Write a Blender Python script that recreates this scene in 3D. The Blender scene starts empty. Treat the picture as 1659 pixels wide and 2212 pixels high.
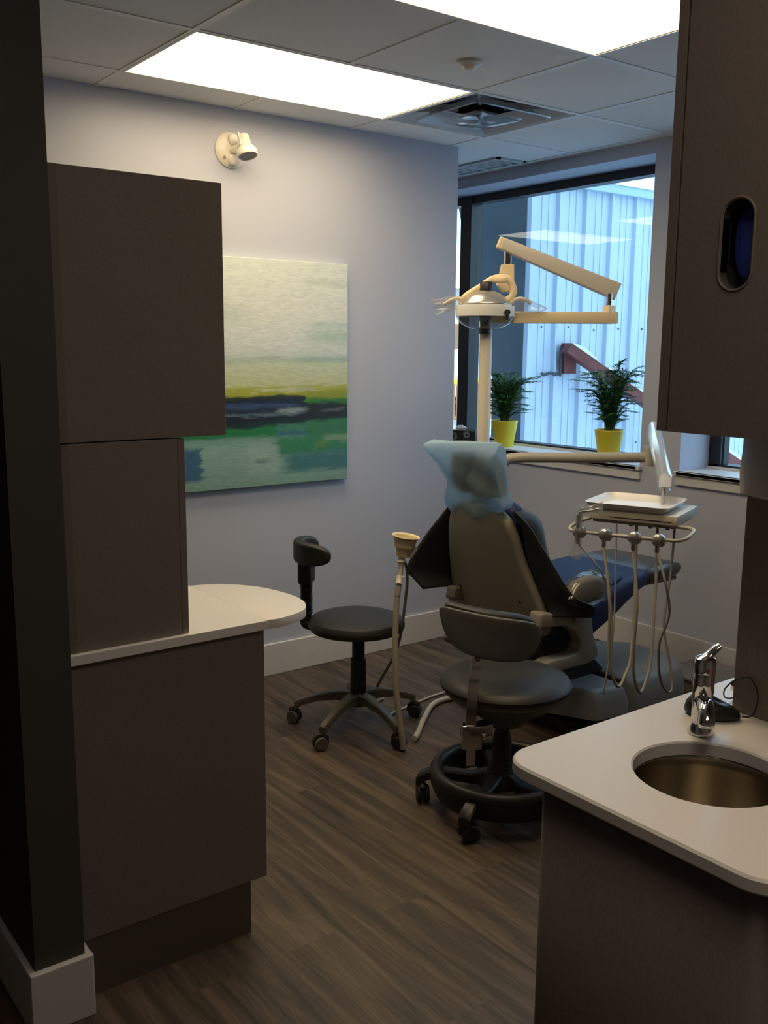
import bpy, bmesh, math, random
from mathutils import Vector, Matrix
random.seed(7)
PI = math.pi
SC = bpy.context.scene
COL = SC.collection

# ------------------------------------------------------------------ helpers
def V(*a): return Vector(a)

def tag(o, label=None, cat=None, group=None, kind=None):
    if label: o['label'] = label
    if cat: o['category'] = cat
    if group: o['group'] = group
    if kind: o['kind'] = kind
    return o

def thing(name, label, cat, loc=(0, 0, 0), group=None):
    o = bpy.data.objects.new(name, None)
    COL.objects.link(o)
    o.location = loc
    o.empty_display_size = .05
    return tag(o, label, cat, group)

def wloc(o):
    p = Vector((0, 0, 0))
    while o is not None:
        p += o.location
        o = o.parent
    return p

def obj(name, bm, mat, parent=None, smooth=False, origin=None):
    """link a bmesh (in world coordinates) as ONE mesh object"""
    me = bpy.data.meshes.new(name)
    bmesh.ops.recalc_face_normals(bm, faces=bm.faces)
    off = wloc(parent) if parent else Vector((0, 0, 0))
    if origin is not None:
        off2 = Vector(origin)
    else:
        off2 = off.copy()
        if not parent and len(bm.verts):
            xs = [v.co for v in bm.verts]
            off2 = Vector((sum(v.x for v in xs) / len(xs), sum(v.y for v in xs) / len(xs), min(v.z for v in xs)))
    bmesh.ops.translate(bm, verts=bm.verts, vec=-off2)
    bm.to_mesh(me)
    bm.free()
    me.materials.append(mat)
    if smooth:
        for p in me.polygons: p.use_smooth = True
        if smooth != 'all':
            try: me.set_sharp_from_angle(angle=math.radians(38))
            except Exception: pass
    o = bpy.data.objects.new(name, me)
    COL.objects.link(o)
    if parent: o.parent = parent
    o.location = off2 - off
    return o

def struct(name, bm, mat, smooth=False):
    o = obj(name, bm, mat, None, smooth)
    o['kind'] = 'structure'
    return o

def NB(): return bmesh.new()

def box(bm, x0, x1, y0, y1, z0, z1, bev=0, seg=2):
    t = bmesh.new()
    bmesh.ops.create_cube(t, size=1)
    for v in t.verts:
        v.co = Vector((x0 + (v.co.x + .5) * (x1 - x0), y0 + (v.co.y + .5) * (y1 - y0), z0 + (v.co.z + .5) * (z1 - z0)))
    if bev: bmesh.ops.bevel(t, geom=t.edges[:], offset=bev, segments=seg, affect='EDGES', profile=.5)
    merge(bm, t)
    return bm

def merge(bm, t, mat=None):
    me = bpy.data.meshes.new('tmp')
    if mat is not None: bmesh.ops.transform(t, matrix=mat, verts=t.verts)
    t.to_mesh(me); t.free()
    bm.from_mesh(me)
    bpy.data.meshes.remove(me)

def frame(o, x, y, z):
    x, y, z = Vector(x).normalized(), Vector(y).normalized(), Vector(z).normalized()
    m = Matrix(((x.x, y.x, z.x, o[0]), (x.y, y.y, z.y, o[1]), (x.z, y.z, z.z, o[2]), (0, 0, 0, 1)))
    return m

def beam(bm, p0, p1, w, h, up=(0, 0, 1), bev=0, ext=0):
    """box from p0 to p1, w sideways, h upward"""
    p0, p1 = Vector(p0), Vector(p1)
    d = (p1 - p0); L = d.length; d.normalize()
    s = d.cross(Vector(up)).normalized()
    u = s.cross(d).normalized()
    t = bmesh.new()
    box(t, -ext, L + ext, -w / 2, w / 2, -h / 2, h / 2, bev)
    merge(bm, t, frame(p0, d, -s, u))
    return bm

def spline(pts, n=6, closed=False):
    P = [Vector(p) for p in pts]
    out = []
    N = len(P)
    rng = N if closed else N - 1
    for i in range(rng):
        if closed:
            a, b, c, d = P[(i - 1) % N], P[i], P[(i + 1) % N], P[(i + 2) % N]
        else:
            b, c = P[i], P[i + 1]
            a = P[i - 1] if i > 0 else b * 2 - c
            d = P[i + 2] if i + 2 < N else c * 2 - b
        for k in range(n):
            t = k / n
            out.append(.5 * ((2 * b) + (c - a) * t + (2 * a - 5 * b + 4 * c - d) * t * t + (3 * b - a - 3 * c + d) * t ** 3))
    if not closed: out.append(P[-1])
    return out

def tube(bm, pts, r, seg=12, n=6, closed=False, flat=1.0):
    P = spline(pts, n, closed) if n > 1 else [Vector(p) for p in pts]
    N = len(P)
    R = r if callable(r) else (lambda t: r)
    rings = []
    nrm = None
    for i, p in enumerate(P):
        if closed: tg = P[(i + 1) % N] - P[i - 1]
        else: tg = P[min(i + 1, N - 1)] - P[max(i - 1, 0)]
        tg.normalize()
        if nrm is None:
            nrm = tg.orthogonal().normalized() if abs(tg.z) > .95 else tg.cross(V(0, 0, 1)).normalized()
        nrm = (nrm - tg * nrm.dot(tg)).normalized()
        bn = tg.cross(nrm)
        rr = R(i / max(N - 1, 1))
        rings.append([bm.verts.new(p + (nrm * math.cos(2 * PI * k / seg) + bn * math.sin(2 * PI * k / seg) * flat) * rr) for k in range(seg)])
    bridge(bm, rings, closed)
    return bm

def bridge(bm, rings, closed=False, caps=True):
    n = len(rings[0])
    for i in range(len(rings) if closed else len(rings) - 1):
        a, b = rings[i], rings[(i + 1) % len(rings)]
        for k in range(n):
            bm.faces.new((a[k], a[(k + 1) % n], b[(k + 1) % n], b[k]))
    if caps and not closed:
        bm.faces.new(rings[0][::-1]); bm.faces.new(rings[-1])

def lathe(bm, prof, c=(0, 0, 0), seg=32, mat=None, cap=True, sx=1, sy=1):
    """profile [(r, z)] spun about z"""
    t = bmesh.new()
    rings = []
    for r, z in prof:
        rr = max(r, 1e-5)
        rings.append([t.verts.new((rr * sx * math.cos(2 * PI * k / seg), rr * sy * math.sin(2 * PI * k / seg), z)) for k in range(seg)])
    bridge(t, rings, caps=cap)
    bmesh.ops.remove_doubles(t, verts=t.verts, dist=2e-5)
    m = mat if mat is not None else Matrix.Translation(Vector(c))
    merge(bm, t, m)
    return bm

def cyl(bm, p0, p1, r, seg=20, r1=None):
    p0, p1 = Vector(p0), Vector(p1)
    d = (p1 - p0)
    r1 = r if r1 is None else r1
    z = d.normalized(); x = z.orthogonal().normalized(); y = z.cross(x)
    lathe(bm, [(0, 0), (r, 0), (r1, d.length), (0, d.length)], seg=seg, mat=frame(p0, x, y, z), cap=False)
    return bm

def prism(bm, outline, z0, z1, bev=0, mat=None):
    t = bmesh.new()
    b = [t.verts.new((x, y, z0)) for x, y in outline]
    f = t.faces.new(b)
    r = bmesh.ops.extrude_face_region(t, geom=[f])
    for v in [g for g in r['geom'] if isinstance(g, bmesh.types.BMVert)]: v.co.z = z1
    bmesh.ops.recalc_face_normals(t, faces=t.faces)
    if bev:
        ed = [e for e in t.edges if abs(e.verts[0].co.z - e.verts[1].co.z) < 1e-6]
        bmesh.ops.bevel(t, geom=ed, offset=bev, segments=3, affect='EDGES', profile=.5)
    big = [f for f in t.faces if len(f.verts) > 4]
    bmesh.ops.triangulate(t, faces=big)
    merge(bm, t, mat)
    return bm

def rrect(x0, x1, y0, y1, r, n=6):
    out = []
    for cx, cy, a in ((x1 - r, y1 - r, 0), (x0 + r, y1 - r, 90), (x0 + r, y0 + r, 180), (x1 - r, y0 + r, 270)):
        for k in range(n + 1):
            t = math.radians(a + 90 * k / n)
            out.append((cx + r * math.cos(t), cy + r * math.sin(t)))
    return out

def pillow(bm, outline, thick, edge, fn, steps=5, inner=(.66, .33), dome=0.0, sub=0):
    """closed pad: outline in (s,t), rounded edges, thickness thick (d from -thick/2 to +thick/2), fn(s,t,d)->world"""
    O = [Vector(p) for p in outline]
    if sub: O = [Vector((p.x, p.y)) for p in spline([(a[0], a[1], 0) for a in outline], sub, True)]
    c = sum((o for o in O), Vector((0, 0))) / len(O)
    size = sum(((o - c).length for o in O)) / len(O)
    prof = []
    for sgn in (-1, 1):
        seq = []
        for k in range(steps + 1):
            a = PI / 2 * k / steps
            seq.append((edge * (1 - math.sin(a)), sgn * (thick / 2 - edge * 0 if False else (thick / 2 - min(edge, thick / 2)) + min(edge, thick / 2) * math.cos(a))))
        if sgn == -1: prof += seq
        else: prof += seq[::-1]
    # inner rings
    e0, d0 = prof[0]
    rings_def = [((1 - edge / size) * f, d0 - dome * (1 - f * f) * 1.0) for f in sorted(inner)] 
    full = []
    for f, d in rings_def: full.append(('s', f, d))
    for e, d in prof: full.append(('e', e, d))
    e1, d1 = prof[-1]
    for f in sorted(inner, reverse=True): full.append(('s', (1 - edge / size) * f, d1 + dome * (1 - f * f)))
    rings = []
    for kind, a, d in full:
        ring = []
        for o in O:
            v = o - c
            L = v.length
            q = c + v * a if kind == 's' else c + v * max((L - a) / L, .02)
            ring.append(bm.verts.new(fn(q.x, q.y, d)))
        rings.append(ring)
    bridge(bm, rings, caps=False)
    for ring, d in ((rings[0], d0 - dome), (rings[-1], d1 + dome)):
        cv = bm.verts.new(fn(c.x, c.y, d))
        for k in range(len(ring)): bm.faces.new((ring[k], ring[(k + 1) % len(ring)], cv))
    return bm

def loft(bm, rings, caps=True):
    R = [[bm.verts.new(p) for p in r] for r in rings]
    bridge(bm, R, caps=caps)
    return bm

def sheet(bm, rows, n=4):
    """smooth open surface through a grid of points"""
    A = [spline(r, n) for r in rows]
    B = list(zip(*[spline(c, n) for c in zip(*A)]))
    vs = [[bm.verts.new(p) for p in r] for r in B]
    for i in range(len(vs) - 1):
        for j in range(len(vs[0]) - 1):
            bm.faces.new((vs[i][j], vs[i][j + 1], vs[i + 1][j + 1], vs[i + 1][j]))
    return bm

def solidify(o, th, off=0):
    m = o.modifiers.new('solid', 'SOLIDIFY'); m.thickness = th; m.offset = off
    return o

# ------------------------------------------------------------------ materials
MATS = {}
def mat(name, col, rough=.5, metal=0, noise=None, bump=0, bscale=200, spec=None, sheen=0, trans=0, ior=None, coat=0):
    m = bpy.data.materials.new(name); m.use_nodes = True
    nt = m.node_tree; b = nt.nodes['Principled BSDF']
    b.inputs['Base Color'].default_value = (*col, 1)
    b.inputs['Roughness'].default_value = rough
    b.inputs['Metallic'].default_value = metal
    if spec is not None: b.inputs['Specular IOR Level'].default_value = spec
    if sheen: b.inputs['Sheen Weight'].default_value = sheen
    if trans: b.inputs['Transmission Weight'].default_value = trans
    if ior: b.inputs['IOR'].default_value = ior
    if coat: b.inputs['Coat Weight'].default_value = coat
    tc = nt.nodes.new('ShaderNodeTexCoord')
    if noise:
        sc, amt, strech = noise
        mp = nt.nodes.new('ShaderNodeMapping'); mp.inputs['Scale'].default_value = strech
        nt.links.new(tc.outputs['Object'], mp.inputs['Vector'])
        nz = nt.nodes.new('ShaderNodeTexNoise'); nz.inputs['Scale'].default_value = sc; nz.inputs['Detail'].default_value = 4
        nt.links.new(mp.outputs['Vector'], nz.inputs['Vector'])
        rp = nt.nodes.new('ShaderNodeMapRange')
        rp.inputs['From Min'].default_value = .3; rp.inputs['From Max'].default_value = .7
        rp.inputs['To Min'].default_value = 1 - amt; rp.inputs['To Max'].default_value = 1 + amt
        nt.links.new(nz.outputs['Fac'], rp.inputs['Value'])
        mx = nt.nodes.new('ShaderNodeMix'); mx.data_type = 'RGBA'; mx.blend_type = 'MULTIPLY'
        mx.inputs['Factor'].default_value = 1
        mx.inputs['A'].default_value = (*col, 1)
        nt.links.new(rp.outputs['Result'], mx.inputs['B'])
        nt.links.new(mx.outputs['Result'], b.inputs['Base Color'])
    if bump:
        nb = nt.nodes.new('ShaderNodeTexNoise'); nb.inputs['Scale'].default_value = bscale; nb.inputs['Detail'].default_value = 3
        nt.links.new(tc.outputs['Object'], nb.inputs['Vector'])
        bp = nt.nodes.new('ShaderNodeBump'); bp.inputs['Strength'].default_value = bump; bp.inputs['Distance'].default_value = .002
        nt.links.new(nb.outputs['Fac'], bp.inputs['Height'])
        nt.links.new(bp.outputs['Normal'], b.inputs['Normal'])
    MATS[name] = m
    return m

def emit(name, col, s):
    m = bpy.data.materials.new(name); m.use_nodes = True
    nt = m.node_tree; nt.nodes.clear()
    e = nt.nodes.new('ShaderNodeEmission'); e.inputs[0].default_value = (*col, 1); e.inputs[1].default_value = s
    o = nt.nodes.new('ShaderNodeOutputMaterial'); nt.links.new(e.outputs[0], o.inputs[0])
    return m

def clear(name, tint=(1, 1, 1), refl=1.0, rough=.02, milky=0, mcol=(.8, .8, .8), ior=1.5, thru=.4):
    """thin clear sheet: transparent with Fresnel reflection and a little haze"""
    m = bpy.data.materials.new(name); m.use_nodes = True
    nt = m.node_tree; nt.nodes.clear()
    tr = nt.nodes.new('ShaderNodeBsdfTransparent'); tr.inputs[0].default_value = (*tint, 1)
    gl = nt.nodes.new('ShaderNodeBsdfGlossy'); gl.inputs['Roughness'].default_value = rough
    lw = nt.nodes.new('ShaderNodeLayerWeight'); lw.inputs['Blend'].default_value = .5
    pw = nt.nodes.new('ShaderNodeMath'); pw.operation = 'POWER'; pw.inputs[1].default_value = 5
    nt.links.new(lw.outputs['Facing'], pw.inputs[0])
    ml = nt.nodes.new('ShaderNodeMath'); ml.operation = 'MULTIPLY_ADD'; ml.inputs[1].default_value = .96; ml.inputs[2].default_value = .04
    nt.links.new(pw.outputs[0], ml.inputs[0])
    mu = nt.nodes.new('ShaderNodeMath'); mu.operation = 'MULTIPLY'; mu.inputs[1].default_value = refl; mu.use_clamp = True
    nt.links.new(ml.outputs[0], mu.inputs[0])
    mx = nt.nodes.new('ShaderNodeMixShader')
    nt.links.new(mu.outputs[0], mx.inputs[0]); nt.links.new(tr.outputs[0], mx.inputs[1]); nt.links.new(gl.outputs[0], mx.inputs[2])
    last = mx
    if milky:
        df = nt.nodes.new('ShaderNodeBsdfDiffuse'); df.inputs[0].default_value = (*mcol, 1)
        tl = nt.nodes.new('ShaderNodeBsdfTranslucent'); tl.inputs[0].default_value = (*mcol, 1)
        m1 = nt.nodes.new('ShaderNodeMixShader'); m1.inputs[0].default_value = thru
        nt.links.new(df.outputs[0], m1.inputs[1]); nt.links.new(tl.outputs[0], m1.inputs[2])
        m2 = nt.nodes.new('ShaderNodeMixShader'); m2.inputs[0].default_value = milky
        nt.links.new(mx.outputs[0], m2.inputs[1]); nt.links.new(m1.outputs[0], m2.inputs[2])
        last = m2
    o = nt.nodes.new('ShaderNodeOutputMaterial'); nt.links.new(last.outputs[0], o.inputs[0])
    return m

M_wall = mat('wall_paint', (.53, .555, .655), .6, bump=.06, bscale=350)
M_dark = mat('charcoal_paint', (.060, .060, .056), .6, bump=.05, bscale=350)
M_hall = mat('hall_paint', (.58, .55, .52), .7)
M_ceil = mat('ceiling_tile', (.80, .78, .765), .9, noise=(260, .05, (1, 1, 1)), bump=.25, bscale=420)
M_tbar = mat('grid_white', (.78, .77, .76), .5)
M_trim = mat('trim_white', (.72, .69, .68), .45, noise=(60, .02, (1, 1, 1)))
M_lam = mat('laminate_taupe', (.205, .172, .155), .45, noise=(420, .13, (1, 1, .35)), bump=.04, bscale=600)
M_lamedge = mat('laminate_edge', (.17, .14, .12), .5)
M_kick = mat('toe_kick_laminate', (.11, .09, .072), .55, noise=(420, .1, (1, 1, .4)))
M_quartz = mat('white_quartz', (.86, .82, .80), .28, noise=(700, .035, (1, 1, 1)))
M_black = mat('black_plastic', (.018, .018, .019), .42)
M_blackgap = mat('shadow_gap_black', (.008, .008, .008), .7)
M_vinyl = mat('charcoal_vinyl', (.021, .022, .021), .50, bump=.05, bscale=300)
M_stoolgrey = mat('stool_grey_plastic', (.14, .135, .12), .5)
M_leg = mat('olive_grey_metal', (.12, .115, .09), .38, metal=.35)
M_hub = mat('black_rubber', (.014, .014, .015), .6)
M_castwheel = mat('caster_grey', (.10, .095, .08), .5)
M_chrome = mat('chrome', (.72, .71, .70), .09, metal=1)
M_dullchrome = mat('worn_chrome', (.52, .51, .50), .16, metal=1)
M_steel = mat('brushed_steel', (.42, .37, .29), .27, metal=1, noise=(40, .10, (1, 1, 30)))
M_shell = mat('taupe_shell', (.29, .265, .215), .45, bump=.03, bscale=500)
M_basecover = mat('grey_base_cover', (.29, .295, .29), .45)
M_bracket = mat('putty_casting', (.30, .275, .22), .5)
M_navy = mat('navy_vinyl', (.007, .017, .075), .55, bump=.05, bscale=250, spec=.35)
M_toe = mat('smoked_cover', (.045, .044, .042), .3)
M_apron = mat('black_apron_cloth', (.0085, .0095, .0125), .55, sheen=.08)
M_cream = mat('cream_enamel', (.86, .70, .46), .38)
M_creamlt = mat('pale_enamel', (.74, .68, .57), .36)
M_putty = mat('putty_enamel', (.46, .43, .36), .38)
M_putty2 = mat('light_putty_enamel', (.64, .60, .54), .38)
M_tray = mat('tray_white', (.84, .83, .84), .3)
M_hose = mat('tan_hose', (.40, .36, .30), .5)
M_greyhose = mat('grey_hose', (.26, .25, .24), .5)
M_whitehose = mat('white_hose', (.56, .52, .47), .5)
M_cup = mat('cup_cream', (.78, .68, .45), .55)
M_silver = mat('satin_silver', (.55, .54, .51), .28, metal=.75)
M_rim = mat('grey_rim', (.78, .80, .82), .35)
M_foil = mat('arm_silver', (.74, .76, .78), .18, metal=.6)
M_blue = mat('blue_glove', (.035, .06, .36), .6)
M_glovebox = mat('glove_box_card', (.10, .10, .11), .7)
M_recess = mat('recess_black', (.012, .012, .012), .7)
M_alum = mat('window_black', (.012, .011, .011), .4)
M_glass = clear('window_glass', (.93, .97, .98), 1.0, 0.0)
M_bag = clear('clear_bag', (.95, .95, .94), 2.2, .10, .13, (.85, .84, .80))
M_plastic = clear('clear_shield', (.90, .91, .92), 1.6, .04, .05)
M_smoke = clear('smoky_cover', (.80, .78, .74), 1.5, .10, .06, (.5, .48, .44))
M_vent = clear('clear_deflector', (.82, .83, .84), 2.2, .10, .22, (.62, .63, .65))
M_ventin = mat('vent_cavity', (.16, .165, .175), .6)
M_ventframe = mat('vent_grey', (.52, .53, .55), .5)
M_pot = mat('yellow_ceramic', (.80, .68, .045), .38)
M_soil = mat('potting_soil', (.018, .013, .010), .9, bump=.8, bscale=120)
M_leafA = mat('palm_leaf', (.060, .175, .042), .5, noise=(14, .35, (1, 1, 1)))
M_stem = mat('palm_stem', (.10, .15, .045), .6)
M_spot = mat('lamp_head_white', (.84, .79, .70), .35)
M_lens = mat('dark_lens', (.10, .09, .10), .25)
M_tissuep = mat('tissue_paper', (.85, .86, .88), .8)
M_snow = mat('snow', (.88, .90, .94), .7)
M_rust = mat('red_oxide_steel', (.19, .045, .035), .6, noise=(20, .25, (1, 1, 1)))
M_greyrender = mat('grey_render', (.085, .105, .115), .8, noise=(4, .12, (1, 1, 1)))
M_asphalt = mat('wet_asphalt', (.30, .32, .34), .7, noise=(3, .5, (1, 1, 1)))
M_farwall = mat('pale_stucco', (.80, .72, .62), .8)
M_brown = mat('brown_boards', (.36, .20, .12), .8)
M_yellow = mat('yellow_paint', (.80, .66, .06), .5)
M_ink = mat('ink_grey', (.10, .10, .11), .6)
M_red = mat('red_fabric', (.30, .03, .03), .7)

# metal siding
def siding_mat():
    m = mat('blue_white_siding', (.60, .68, .78), .45, noise=(6, .05, (1, 1, .2)))
    return m
M_siding = siding_mat()
M_sidtrim = mat('siding_trim', (.50, .66, .74), .5)

# light lens
M_light = emit('lit_troffer_lens', (1.0, .79, .49), 8.6)
M_light2 = emit('hall_fill_lens', (1.0, .83, .64), 4.2)
M_light3 = emit('lit_back_room_lens', (1.0, .90, .72), 5.0)

def floor_mat():
    m = bpy.data.materials.new('vinyl_planks'); m.use_nodes = True
    nt = m.node_tree; b = nt.nodes['Principled BSDF']; L = nt.links
    tc = nt.nodes.new('ShaderNodeTexCoord')
    mp = nt.nodes.new('ShaderNodeMapping'); mp.inputs['Rotation'].default_value = (0, 0, math.radians(90))
    L.new(tc.outputs['Object'], mp.inputs['Vector'])
    br = nt.nodes.new('ShaderNodeTexBrick')
    br.offset = .37; br.inputs['Scale'].default_value = 1
    br.inputs['Brick Width'].default_value = 1.22; br.inputs['Row Height'].default_value = .152
    br.inputs['Mortar Size'].default_value = .0007; br.inputs['Mortar Smooth'].default_value = .4
    br.inputs['Color1'].default_value = (0, 0, 0, 1); br.inputs['Color2'].default_value = (1, 1, 1, 1)
    br.inputs['Mortar'].default_value = (.5, .5, .5, 1); br.inputs['Bias'].default_value = 0
    L.new(mp.outputs[0], br.inputs['Vector'])
    # plank-wise offset of the grain
    sep = nt.nodes.new('ShaderNodeSeparateColor'); L.new(br.outputs['Color'], sep.inputs[0])
    add = nt.nodes.new('ShaderNodeVectorMath'); add.operation = 'ADD'
    cmb = nt.nodes.new('ShaderNodeCombineXYZ')
    mul = nt.nodes.new('ShaderNodeMath'); mul.operation = 'MULTIPLY'; mul.inputs[1].default_value = 13.7
    L.new(sep.outputs[0], mul.inputs[0])
    L.new(mul.outputs[0], cmb.inputs[0]); L.new(mul.outputs[0], cmb.inputs[1])
    L.new(mp.outputs[0], add.inputs[0]); L.new(cmb.outputs[0], add.inputs[1])
    st = nt.nodes.new('ShaderNodeMapping'); st.inputs['Scale'].default_value = (.8, 11, 1)
    L.new(add.outputs[0], st.inputs['Vector'])
    n1 = nt.nodes.new('ShaderNodeTexNoise'); n1.inputs['Scale'].default_value = 1.7; n1.inputs['Detail'].default_value = 7; n1.inputs['Roughness'].default_value = .62; n1.inputs['Distortion'].default_value = 1.3
    L.new(st.outputs[0], n1.inputs['Vector'])
    st2 = nt.nodes.new('ShaderNodeMapping'); st2.inputs['Scale'].default_value = (5, 150, 1)
    L.new(add.outputs[0], st2.inputs['Vector'])
    n2 = nt.nodes.new('ShaderNodeTexNoise'); n2.inputs['Scale'].default_value = 1.3; n2.inputs['Detail'].default_value = 4
    L.new(st2.outputs[0], n2.inputs['Vector'])
    # cathedral rings
    st3 = nt.nodes.new('ShaderNodeMapping'); st3.inputs['Scale'].default_value = (1.1, 7, 1)
    L.new(add.outputs[0], st3.inputs['Vector'])
    wv = nt.nodes.new('ShaderNodeTexWave'); wv.wave_type = 'RINGS'; wv.inputs['Scale'].default_value = .55; wv.inputs['Distortion'].default_value = 7; wv.inputs['Detail'].default_value = 3; wv.inputs['Detail Scale'].default_value = 1.2
    L.new(st3.outputs[0], wv.inputs['Vector'])
    m1 = nt.nodes.new('ShaderNodeMath'); m1.operation = 'MULTIPLY_ADD'; m1.inputs[1].default_value = .34
    L.new(n2.outputs['Fac'], m1.inputs[0]); L.new(n1.outputs['Fac'], m1.inputs[2])
    m2 = nt.nodes.new('ShaderNodeMath'); m2.operation = 'MULTIPLY_ADD'; m2.inputs[1].default_value = .10
    L.new(wv.outputs['Fac'], m2.inputs[0]); L.new(m1.outputs[0], m2.inputs[2])
    m3 = nt.nodes.new('ShaderNodeMath'); m3.operation = 'MULTIPLY_ADD'; m3.inputs[1].default_value = .06
    L.new(sep.outputs[0], m3.inputs[0]); L.new(m2.outputs[0], m3.inputs[2])
    rp = nt.nodes.new('ShaderNodeValToRGB')
    e = rp.color_ramp.elements
    e[0].position = .52; e[0].color = (.024, .0165, .0115, 1)
    e[1].position = .92; e[1].color = (.145, .102, .070, 1)
    e.new(.71).color = (.066, .047, .033, 1)
    L.new(m3.outputs[0], rp.inputs[0])
    mx = nt.nodes.new('ShaderNodeMix'); mx.data_type = 'RGBA'; mx.blend_type = 'MULTIPLY'
    L.new(br.outputs['Fac'], mx.inputs['Factor']); L.new(rp.outputs[0], mx.inputs['A']); mx.inputs['B'].default_value = (.62, .6, .58, 1)
    L.new(mx.outputs['Result'], b.inputs['Base Color'])
    b.inputs['Roughness'].default_value = .52
    bp = nt.nodes.new('ShaderNodeBump'); bp.inputs['Strength'].default_value = .15; bp.inputs['Distance'].default_value = .001
    L.new(n2.outputs['Fac'], bp.inputs['Height']); L.new(bp.outputs[0], b.inputs['Normal'])
    return m
M_floor = floor_mat()

def paint_mat():
    """abstract landscape: local x across (0..1.016), z up (0..1.016)"""
    m = bpy.data.materials.new('abstract_canvas'); m.use_nodes = True
    nt = m.node_tree; b = nt.nodes['Principled BSDF']; L = nt.links
    tc = nt.nodes.new('ShaderNodeTexCoord')
    sx = nt.nodes.new('ShaderNodeSeparateXYZ'); L.new(tc.outputs['Object'], sx.inputs[0])
    def math_(op, a, bb, c=None, clamp=False):
        n = nt.nodes.new('ShaderNodeMath'); n.operation = op; n.use_clamp = clamp
        for i, q in enumerate((a, bb, c)):
            if q is None: continue
            if isinstance(q, (int, float)): n.inputs[i].default_value = q
            else: L.new(q, n.inputs[i])
        return n.outputs[0]
    def noise(scale, st, detail=4, off=(0, 0, 0)):
        mp = nt.nodes.new('ShaderNodeMapping'); mp.inputs['Scale'].default_value = st; mp.inputs['Location'].default_value = off
        L.new(tc.outputs['Object'], mp.inputs['Vector'])
        n = nt.nodes.new('ShaderNodeTexNoise'); n.inputs['Scale'].default_value = scale; n.inputs['Detail'].default_value = detail; n.inputs['Roughness'].default_value = .6
        L.new(mp.outputs[0], n.inputs['Vector'])
        return n.outputs['Fac']
    U = math_('DIVIDE', sx.outputs['X'], 1.016)
    U = math_('ADD', U, .5)
    W = math_('DIVIDE', sx.outputs['Z'], 1.016)
    nA = noise(3.0, (1.2, 1, 4.5), 5)
    nB = noise(7.0, (1, 1, 7), 6, (3, 0, 1))
    nC = noise(26.0, (1, 1, 5), 5, (1, 0, 7))
    dv = math_('MULTIPLY_ADD', nA, .055, -.0275)
    dv = math_('ADD', dv, math_('MULTIPLY_ADD', nB, .03, -.015))
    Wd = math_('ADD', W, dv)
    ramp = nt.nodes.new('ShaderNodeValToRGB'); e = ramp.color_ramp.elements
    stops = [(0, (.22, .38, .33)), (.08, (.24, .42, .38)), (.17, (.27, .46, .43)), (.215, (.18, .36, .32)), (.235, (.02, .21, .075)), (.262, (.02, .22, .07)),
             (.272, (.012, .045, .045)), (.30, (.012, .018, .03)), (.33, (.02, .035, .075)), (.385, (.012, .02, .045)), (.402, (.03, .05, .03)), (.412, (.38, .42, .04)),
             (.44, (.42, .48, .09)), (.452, (.58, .64, .40)), (.54, (.60, .70, .54)), (.565, (.44, .58, .53)), (.585, (.62, .72, .70)), (.64, (.72, .79, .80)), (.80, (.77, .82, .80)), (1, (.74, .82, .78))]
    e[0].position = stops[0][0]; e[0].color = (*stops[0][1], 1)
    e[1].position = 1; e[1].color = (*stops[-1][1], 1)
    for p, c in stops[1:-1]:
        q = e.new(p); q.color = (*c, 1)
    L.new(Wd, ramp.inputs[0])
    cur = ramp.outputs[0]
    # brush-hazed edges: u,w with noise
    Ue = math_('ADD', U, math_('MULTIPLY_ADD', nB, .10, -.05))
    Ue = math_('ADD', Ue, math_('MULTIPLY_ADD', nC, .05, -.025))
    We = math_('ADD', W, math_('MULTIPLY_ADD', nB, .05, -.025))
    We = math_('ADD', We, math_('MULTIPLY_ADD', nC, .022, -.011))
    def ss(x, a, bb):
        n = nt.nodes.new('ShaderNodeMapRange'); n.interpolation_type = 'SMOOTHSTEP'
        L.new(x, n.inputs['Value']); n.inputs['From Min'].default_value = a; n.inputs['From Max'].default_value = bb
        return n.outputs['Result']
    def rect(u0, u1, w0, w1, col, k=1.0, f=.012, fu=.015, tex=0.0):
        nonlocal cur
        a = math_('MULTIPLY', ss(Ue, u0 - fu, u0 + fu), math_('SUBTRACT', 1, ss(Ue, u1 - fu, u1 + fu)))
        c = math_('MULTIPLY', ss(We, w0 - f, w0 + f), math_('SUBTRACT', 1, ss(We, w1 - f, w1 + f)))
        fac = math_('MULTIPLY', math_('MULTIPLY', a, c), k)
        if tex: fac = math_('MULTIPLY', fac, ss(nB, .5 - tex, .5 + tex * .4))
        mx = nt.nodes.new('ShaderNodeMix'); mx.data_type = 'RGBA'
        L.new(fac, mx.inputs['Factor']); L.new(cur, mx.inputs['A']); mx.inputs['B'].default_value = (*col, 1)
        cur = mx.outputs['Result']
    # right-hand third
    rect(.765, 1.1, .355, .41, (.04, .22, .04), 1, .012, .006)
    rect(.765, 1.1, .39, .425, (.32, .38, .03), .9, .012, .01)
    rect(.765, 1.1, .285, .365, (.018, .026, .032), 1, .010, .006)
    rect(.765, 1.1, .205, .29, (.045, .22, .11), 1, .012, .006)
    rect(.60, 1.1, .13, .215, (.03, .24, .11), .95, .02, .03)
    rect(.66, 1.1, .055, .14, (.05, .19, .22), .95, .022, .05)
    rect(.86, .97, .325, .338, (.16, .20, .21), .5, .006, .02)
    rect(.86, 1.1, .19, .215, (.30, .42, .30), .6, .012, .03)
    rect(.82, .88, .155, .19, (.18, .34, .03), .5, .015, .03)
    # streaks in the dark band, left
    rect(.20, .76, .314, .328, (.16, .25, .32), .75, .007, .015, .2)
    rect(.30, .72, .352, .372, (.05, .12, .28), .7, .010, .03)
    rect(.62, .77, .33, .345, (.34, .42, .46), .8, .006, .03)
    rect(.60, .77, .232, .275, (.06, .24, .17), .9, .012, .006)
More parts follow.
